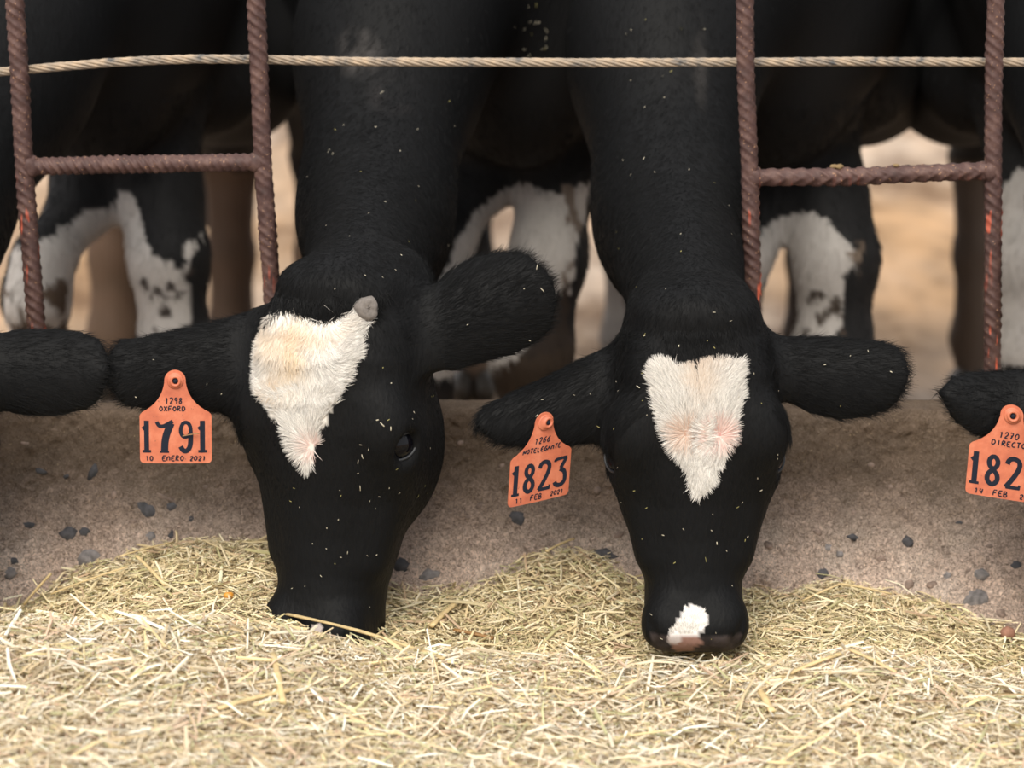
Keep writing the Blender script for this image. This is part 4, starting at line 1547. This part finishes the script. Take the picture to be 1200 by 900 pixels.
add_fur(cowB, 19000, in_poly(fB, cowB['marks'][0][0], -0.005), elen(fB, cowB['marks'][0][0], 0.021), 0.00036, blaze_dir(fB, [(804, 507), (843, 510)]), 'blaze_hair',
        blaze_col(fB, [(804, 507, (0.0065, 0.0065), (0.62, 0.44, 0.34)), (843, 509, (0.006, 0.0065), (0.74, 0.50, 0.44)), (820, 455, (0.010, 0.032), (0.74, 0.64, 0.54)), (822, 434, (0.022, 0.009), (0.66, 0.54, 0.44))]),
        lift=0.45, label='white forehead hair with two whorls', seed=21, jitter=0.16, curl=0.25)
add_fur(cowA, 22000, in_poly(fA, cowA['marks'][0][0], -0.005), elen(fA, cowA['marks'][0][0], 0.023), 0.00036, blaze_dir(fA, [(366, 524)], (345, 385)), 'blaze_hair',
        blaze_col(fA, [(343, 395, (0.013, 0.034), (0.78, 0.62, 0.42)), (318, 392, (0.014, 0.014), (0.80, 0.68, 0.54)), (352, 384, (0.03, 0.008), (0.70, 0.56, 0.42)), (366, 524, (0.005, 0.006), (0.74, 0.56, 0.50)), (325, 440, (0.006, 0.02), (0.74, 0.6, 0.45))]),
        lift=0.42, label='cream white forehead hair with pale tuft', seed=22, jitter=0.16, curl=0.25)
add_fur(cowB, 2600, in_poly(fB, px_poly(fB, [(786, 746), (785, 738), (795, 726), (801, 718), (812, 712), (822, 714), (828, 722), (826, 733), (818, 742), (808, 745)])), 0.0055, 0.0003,
        lambda p, n_: np.tile(-fB.a, (len(p), 1)) + fB.r * (fB.loc(p)[:, :1] + 0.012) * 40, 'nose_patch_hair', blaze_col(fB, []), lift=0.3, label='white nose patch hair', seed=23)
# black tuft falling over the top of each blaze
add_fur(cowB, 2600, in_poly(fB, px_poly(fB, [(778, 388), (868, 386), (866, 412), (850, 414), (830, 414), (812, 424), (800, 422), (788, 412)])), 0.015, 0.00035,
        lambda p, n_: np.tile(fB.a, (len(p), 1)) + fB.r * 0.12, 'poll_tuft', blk_col(cowB), lift=0.5, seed=31, jitter=0.2)
add_fur(cowA, 3200, in_poly(fA, px_poly(fA, [(300, 350), (430, 346), (424, 372), (385, 380), (340, 374), (302, 380)])), 0.020, 0.00035,
        lambda p, n_: np.tile(fA.a, (len(p), 1)) + fA.r * 0.1, 'poll_tuft', blk_col(cowA), lift=0.4, seed=32, jitter=0.35)

# ---- helpers for things attached to the surface
TREES = {}
for key, cc in (('A', cowA), ('B', cowB), ('R', cowR), ('0', cow0)):
    TREES[key] = BVHTree.FromPolygons(cc['V'].tolist(), cc['F'].tolist())


def hit(key, px, py):
    d = Vector(ray(px, py)).normalized()
    loc, n_, i, t = TREES[key].ray_cast(Vector(CAMP), d)
    return (np.array(loc), np.array(n_)) if loc is not None else (None, None)


# horn bud on cow A
loc, n_ = hit('A', 429, 362)
if loc is not None:
    n2 = nrm(np.array([0.35, -1, 0.25]))
    t1 = nrm(np.cross(n2, (0, 0, 1))); t2 = np.cross(t1, n2)
    VV, FF = [], []
    prof_h = [(0.0135, -0.012), (0.0142, 0.0), (0.0138, 0.006), (0.0120, 0.0105), (0.0085, 0.0125), (0.004, 0.0115), (0.0005, 0.0112)]
    m = 22
    for (r_, h_) in prof_h:
        for j in range(m):
            a = 2 * math.pi * j / m
            rr = r_ * (1 + 0.07 * math.sin(3 * a + 1) + 0.04 * math.sin(7 * a))
            VV.append(loc + t1 * math.cos(a) * rr * 0.9 + t2 * math.sin(a) * rr + n2 * (h_ + 0.0015 * math.sin(a * 4 + r_ * 900)))
    for i in range(len(prof_h) - 1):
        for j in range(m):
            FF.append([i * m + j, i * m + (j + 1) % m, (i + 1) * m + (j + 1) % m, (i + 1) * m + j])
    o = mesh_obj('horn_bud', VV, FF, M_HORN, cowA['root'])
    o['label'] = 'grey rounded horn bud beside the blaze'


def specks(key, cc, box_list, n, seed, label='bits of chaff caught in the black coat'):
    r = np.random.default_rng(seed)
    Cn, Dn, Nn_, Ln, Wn, Co = [], [], [], [], [], []
    tot = sum(b[4] for b in box_list)
    for (x0, y0, x1, y1, wt, big) in box_list:
        for _ in range(int(n * wt / tot)):
            l, nn = hit(key, r.uniform(x0, x1), r.uniform(y0, y1))
            if l is None: continue
            d = np.cross(nn, r.normal(0, 1, 3)); d = nrm(d)
            Cn.append(l + nn * 0.0035); Dn.append(d); Nn_.append(nn)
            Ln.append(r.uniform(0.0012, 0.0036) * (1.9 if r.random() < 0.12 or big else 1)); Wn.append(r.uniform(0.0005, 0.0012) * (1.3 if big else 1))
            Co.append(np.array([0.55, 0.50, 0.38]) * r.uniform(0.5, 1.2) if r.random() < 0.7 else np.array([0.30, 0.27, 0.10]))
    V, F = ribbons(np.array(Cn), np.array(Dn), np.array(Nn_), np.array(Ln), np.array(Wn), np.array(Ln) * 0.1, 0.3)
    o = mesh_obj('chaff', V, F, M_STRAW, cc['root'], smooth=False, attrs={'straw': np.clip(np.repeat(np.array(Co), 9, 0), 0, 0.9)})
    o['kind'] = 'stuff'
    return o


specks('A', cowA, [(360, 80, 530, 340, 5, 0), (340, 560, 480, 720, 5, 0), (400, 430, 510, 580, 3, 0), (400, 480, 460, 540, 1, 1), (130, 400, 280, 470, 1, 0), (520, 300, 640, 400, 1, 0), (600, 5, 640, 65, 3, 1)], 105, 1)
specks('B', cowB, [(720, 20, 860, 380, 5, 0), (740, 380, 900, 410, 1, 0), (740, 600, 890, 760, 4, 0), (720, 420, 770, 600, 2, 0), (860, 420, 910, 600, 2, 0), (930, 400, 1060, 480, 1, 0), (600, 440, 740, 500, 1, 0)], 90, 2)


# ------------------------------------------------------------------ ear tags
GLY = {  # strokes in a unit box, width 0..1 height 0..1
    '0': [[(.5, 1), (.15, .8), (.1, .5), (.15, .2), (.5, 0), (.85, .2), (.9, .5), (.85, .8), (.5, 1)]],
    '1': [[(.25, .75), (.55, 1), (.55, 0)]],
    '2': [[(.1, .75), (.3, 1), (.7, 1), (.88, .75), (.7, .5), (.1, 0), (.9, 0)]],
    '3': [[(.1, 1), (.85, 1), (.45, .6), (.85, .4), (.8, .1), (.45, 0), (.1, .12)]],
    '4': [[(.2, 1), (.1, .4), (.9, .45)], [(.75, .95), (.65, 0)]],
    '6': [[(.8, 1), (.3, .7), (.12, .3), (.4, 0), (.8, .15), (.8, .45), (.45, .55), (.18, .4)]],
    '7': [[(.1, 1), (.9, 1), (.4, 0)], [(.3, .5), (.75, .5)]],
    '8': [[(.5, .52), (.18, .75), (.5, 1), (.82, .75), (.5, .52), (.12, .25), (.5, 0), (.88, .25), (.5, .52)]],
    '9': [[(.8, .6), (.4, .5), (.15, .75), (.45, 1), (.82, .85), (.8, .5), (.7, 0)]],
    'A': [[(0, 0), (.5, 1), (1, 0)], [(.2, .4), (.8, .4)]], 'B': [[(.1, 0), (.1, 1), (.7, 1), (.75, .6), (.1, .52), (.85, .45), (.85, .05), (.1, 0)]],
    'C': [[(.9, .9), (.5, 1), (.1, .6), (.15, .15), (.6, 0), (.9, .1)]], 'D': [[(.1, 0), (.1, 1), (.7, .9), (.92, .5), (.7, .08), (.1, 0)]],
    'E': [[(.9, 1), (.1, 1), (.1, 0), (.95, 0)], [(.1, .5), (.7, .5)]], 'F': [[(.9, 1), (.1, 1), (.1, 0)], [(.1, .5), (.75, .5)]],
    'G': [[(.9, .9), (.5, 1), (.1, .6), (.15, .1), (.6, 0), (.9, .2), (.9, .45), (.5, .45)]], 'I': [[(.5, 1), (.5, 0)]],
    'L': [[(.15, 1), (.15, 0), (.85, 0)]], 'M': [[(.05, 0), (.15, 1), (.5, .35), (.85, 1), (.95, 0)]], 'N': [[(.1, 0), (.12, 1), (.85, 0), (.9, 1)]],
    'n': [[(.1, 0), (.12, .8), (.15, .5), (.55, .85), (.85, .6), (.85, 0)]], 'O': [[(.5, 1), (.12, .7), (.12, .3), (.5, 0), (.88, .3), (.88, .7), (.5, 1)]],
    'R': [[(.1, 0), (.1, 1), (.75, .95), (.8, .6), (.1, .45), (.9, 0)]], 'T': [[(.05, 1), (.95, 1)], [(.5, 1), (.5, 0)]],
    'X': [[(.1, 1), (.9, 0)], [(.9, 1), (.1, 0)]], '-': [[(.1, .4), (.8, .3)]], ' ': [],
}
# large stencil numerals: (points, width) strokes, heavy with slab ends
BIG = {
    '1': [([(.48, 1), (.48, .0)], .36), ([(.10, .74), (.34, .80)], .13), ([(.08, .045), (.9, .045)], .10)],
    '7': [([(.02, .97), (.14, .84), (.40, .82), (.75, .93), (.95, .99)], .17), ([(.86, .93), (.60, .62), (.48, .35), (.46, .02)], .32), ([(.20, .03), (.72, .03)], .07)],
    '9': [([(.86, .55), (.86, .80), (.68, .95), (.36, .95), (.18, .78), (.18, .62), (.36, .49), (.70, .52), (.86, .60)], .20), ([(.86, .62), (.84, .22), (.62, .055), (.34, .06), (.16, .20)], .26)],
    '8': [([(.50, .53), (.24, .64), (.20, .82), (.50, .96), (.80, .82), (.76, .64), (.50, .53)], .24), ([(.50, .53), (.18, .38), (.16, .18), (.50, .04), (.84, .18), (.82, .38), (.50, .53)], .25)],
    '2': [([(.12, .76), (.20, .90), (.48, .96), (.80, .88), (.84, .70), (.62, .44), (.30, .18), (.12, .05)], .22), ([(.12, .06), (.92, .06)], .13), ([(.88, .02), (.90, .16)], .08)],
    '3': [([(.06, .86), (.10, .94), (.94, .94)], .12), ([(.88, .93), (.50, .62)], .20), ([(.44, .60), (.76, .52), (.86, .34), (.82, .14), (.50, .045), (.18, .10), (.10, .2)], .22)],
}


def stroke_mesh(pts, wd, V, F, smooth_n=4):
    """thin ribbon with round joins, in tag plane"""
    pts = np.array(pts, float)
    if len(pts) > 2:                      # Chaikin smoothing
        for _ in range(2 if smooth_n > 2 else 1):
            q = [pts[0]]
            for a, b in zip(pts[:-1], pts[1:]):
                q += [a * 0.75 + b * 0.25, a * 0.25 + b * 0.75]
            q.append(pts[-1])
            pts = np.array(q)
    T = np.gradient(pts, axis=0)
    T /= np.maximum(np.linalg.norm(T, axis=1), 1e-9)[:, None]
    Nn = np.stack([-T[:, 1], T[:, 0]], 1)
    b0 = len(V)
    for p, n_ in zip(pts, Nn):
        V.append(p + n_ * wd / 2); V.append(p - n_ * wd / 2)
    for i in range(len(pts) - 1):
        F.append([b0 + 2 * i, b0 + 2 * i + 1, b0 + 2 * i + 3, b0 + 2 * i + 2])


def write(text, x, y, h, wch, pen, V, F, slant=0.0, gap=1.25, jitter=0.04, seed=0):
    rr = random.Random(seed)
    for ch in text:
        dy = rr.uniform(-jitter, jitter) * h
        for st in GLY.get(ch, []):
            stroke_mesh([(x + (px + slant * py) * wch, y + dy + py * h) for px, py in st], pen, V, F, 2)
        x += wch * gap
    return x


def ear_tag(center, xdir, zdir, label, big, l1, l2, l3, sc=1.0, group=None, button='disc', wsc=1.0):
    """tag plane local coords in mm: x right, y up, origin at the panel bottom centre"""
    rt = empty('ear_tag', tuple(center))
    tag(rt, label, 'ear tag', group)
    X_, Z_ = nrm(xdir), nrm(zdir)
    N_ = np.cross(X_, Z_)
    if N_[1] > 0: N_ = -N_
    center = np.array(center)
    def W2(p, h=0.0):
        x, y = p[0] * 1e-3 * sc * wsc, p[1] * 1e-3 * sc
        bow = 0.0018 * (x / 0.04) ** 2
        return center + X_ * x + Z_ * y + N_ * (h - bow)
    R = []
    def arc(cx_, cy_, r, a0, a1, n=6):
        for i in range(n + 1):
            a = math.radians(a0 + (a1 - a0) * i / n)
            R.append((cx_ + r * math.cos(a), cy_ + r * math.sin(a)))
    hw = 40.5
    arc(hw - 5, 5, 5, -90, 0)
    arc(hw - 4, 54, 4, 0, 60, 4)
    # concave flank
    for t in np.linspace(0, 1, 9):
        p0, p1, p2 = np.array([hw - 2.5, 58.5]), np.array([15.5, 70.0]), np.array([12.0, 93.0])
        R.append(tuple((1 - t) ** 2 * p0 + 2 * t * (1 - t) * p1 + t * t * p2))
    arc(0, 95.5, 12, 0, 90, 7)
    right = R[:]
    R += [(-x, y) for x, y in right[::-1]][1:]
    n = len(R)
    # build panel as rows so that it can bow: triangulate through a centre strip
    ring = np.array(R)
    V, F = [], []
    th = 0.0016
    half = len(right)
    rows = right                      # each right point pairs with its mirror
    m = 7
    for sgn in (0, -th):
        for (x, y) in rows:
            for j in range(m):
                V.append(W2((x - 2 * x * j / (m - 1), y), sgn))
    nr = len(rows)
    for side in (0, 1):
        o_ = side * nr * m
        for i in range(nr - 1):
            for j in range(m - 1):
                q = [o_ + i * m + j, o_ + i * m + j + 1, o_ + (i + 1) * m + j + 1, o_ + (i + 1) * m + j]
                F.append(q if side else q[::-1])
    bd = [i * m for i in range(nr)] + [(nr - 1) * m + j for j in range(1, m)] + [i * m + m - 1 for i in range(nr - 2, -1, -1)] + [j for j in range(m - 2, 0, -1)]
    for a, b in zip(bd, bd[1:] + bd[:1]):
        F.append([a, b, b + nr * m, a + nr * m])
    pnl = mesh_obj('tag_panel', V, F, M_TAG, rt)
    pnl.data.polygons.foreach_set('use_smooth', np.zeros(len(pnl.data.polygons), bool))
    # ink
    V2, F2 = [], []
    x = -36.0 if len(big) == 4 else -36.0
    wds = {'1': 12.0, '7': 19.5, '9': 16.5, '8': 16, '2': 18.5, '3': 19}
    tot = sum(wds[c] for c in big)
    gp = (75.0 - tot) / (len(big) - 1)
    x = -38.5
    for c in big:
        for pts, wd in BIG[c]:
            stroke_mesh([(x + a * wds[c], 12.2 + b * 37) for a, b in pts], wd * (wds[c] if wd > 0.16 else 24) * 1.3, V2, F2)
        x += wds[c] + gp
    o = mesh_obj('large_number', [W2(p, 0.0003) for p in V2], F2, M_INK, rt)
    V3, F3 = [], []
    for k, (txt, x_, y_, h_, w_, sl) in enumerate((l1, l2) + tuple(l3)):
        write(txt, x_ * 1.03, y_ - 0.4, h_ * 1.12, w_ * 1.04, 1.35, V3, F3, sl, seed=k + len(txt))
    mesh_obj('handwriting', [W2(p, 0.00035) for p in V3], F3, M_INK, rt)['kind'] = 'stuff'
    # button: stepped ring with a hole
    VB, FB = [], []
    prof_b = [(9.3, 0.0), (9.3, 1.4), (8.2, 2.1), (6.8, 1.9), (6.4, 4.6), (5.2, 5.2), (3.7, 4.6), (3.4, 0.6), (0.05, 0.5)]
    m = 26
    bxo, byo = 0.5, 95.5
    for r_, h_ in prof_b:
        for j in range(m):
            a = 2 * math.pi * j / m
            sx = 0.0 if h_ < 3 else {'disc': 0.3, 'side': 3.2}.get(button, 0)
            VB.append(W2((bxo + sx + r_ * 0.97 * math.cos(a), byo + r_ * math.sin(a)), h_ * 1e-3))
    for i in range(len(prof_b) - 1):
        for j in range(m):
            FB.append([i * m + j, (i + 1) * m + j, (i + 1) * m + (j + 1) % m, i * m + (j + 1) % m])
    bt = mesh_obj('button_stud', VB, FB, M_TAG, rt)
    c = W2((bxo + {'disc': 0.3, 'side': 3.0}.get(button, 0), byo), 0.0022)
    lump('stud_pin', c, 0.0031 * sc, 3, M_INK, rt, (1, 1, 1), 6, 0.05)
    return rt


def tag_at(key, ptop, pbl, pbr, dy, yaw, **kw):
    """pbl/pbr: picture positions of the bottom corners, ptop the stud"""
    l, n_ = hit(key, *ptop)
    Y = (l[1] if l is not None else earY) - dy
    L_, R_ = P(*pbl, Y), P(*pbr, Y)
    w_ = R_ - L_
    wid = np.linalg.norm(w_)
    T_ = P(*ptop, Y)
    c = (L_ + R_) / 2
    z = T_ - c
    sc = np.linalg.norm(z) / 0.0955
    x = nrm(w_)
    # foreshortened width means the panel is turned
    true_w = 0.081 * sc
    k = min(1.0, wid / true_w)
    s_ = math.sqrt(max(0, 1 - k * k)) * yaw
    x3 = x * k + np.array([0, -1, 0]) * s_
    return ear_tag(c, x3, nrm(z), sc=sc, **kw)


tag_at('A', (205, 446), (165, 543), (247, 543), 0.012, 0, label='orange ear tag numbered 1791 hanging from the ear at left', big='1791',
       l1=('1298', -11.5, 69.5, 6.2, 4.0, 0.1), l2=('OXFORD', -17.5, 61.0, 4.8, 3.9, 0.0), l3=(('10', -33, 3.6, 4.8, 3.6, 0), ('EnERO', -15, 3.6, 5.2, 3.9, 0.1), ('2021', 15, 3.6, 4.4, 3.6, 0.25)), button='disc')
tag_at('B', (638, 495), (596, 591), (667, 584), 0.012, -1, label='orange ear tag numbered 1823 turned sideways under the middle ear', big='1823',
       l1=('1266', -11.5, 71.5, 6.2, 4.2, 0.35), l2=('NOTELEGAnTE', -25.5, 61.5, 4.6, 3.6, 0.3), l3=(('11', -31, 3.6, 5.5, 4, 0), ('FEB', -12, 3.6, 5.5, 4.2, 0.1), ('2021', 14, 4.0, 4.6, 3.6, 0.25)), button='side')
tag_at('R', (1186, 487), (1131, 578), (1222, 592), 0.012, 0, wsc=1.08, label='orange ear tag cut by the right edge, reading 182', big='1828',
       l1=('1270', -11.5, 69.5, 6.0, 4.2, 0.25), l2=('DIRECTOR-', -18, 60.5, 5.0, 4.0, 0.1), l3=(('14', -31, 3.0, 5.0, 4, 0.2), ('FEB', -12, 3.0, 5.5, 4.2, 0.1), ('2021', 15, 3.4, 4.6, 3.8, 0.2)), button='disc')

# little piece of straw stuck on the 1791 tag
Yt = hit('A', 205, 446)[0][1] - 0.016
straw_stem(P(214, 511, Yt), P(233, 508, Yt), 0.0022, M_STRAWBROWN, 'tiny greenish straw stuck across the 1791 tag', lift=0.0)

# dried fodder crumbs on the right crossbar and cable
CR = [(983, 195.5, 0.004, 'dried fodder crumb, the big lump on the right crossbar'), (977, 195, 0.003, 'small dried fodder crumb just left of the big lump on the crossbar'),
      (1050, 194, 0.0028, 'small dried fodder crumb further right on the right crossbar')]
for i_, (px, py, r_, lb) in enumerate(CR):
    tag(lump('fodder_crumb', P(px, py, FY), r_, i_, M_DRYMUD, None, (1.4, 1, 0.8), 8, 0.5), lb, 'crumb', 'fodder crumbs on the crossbar')
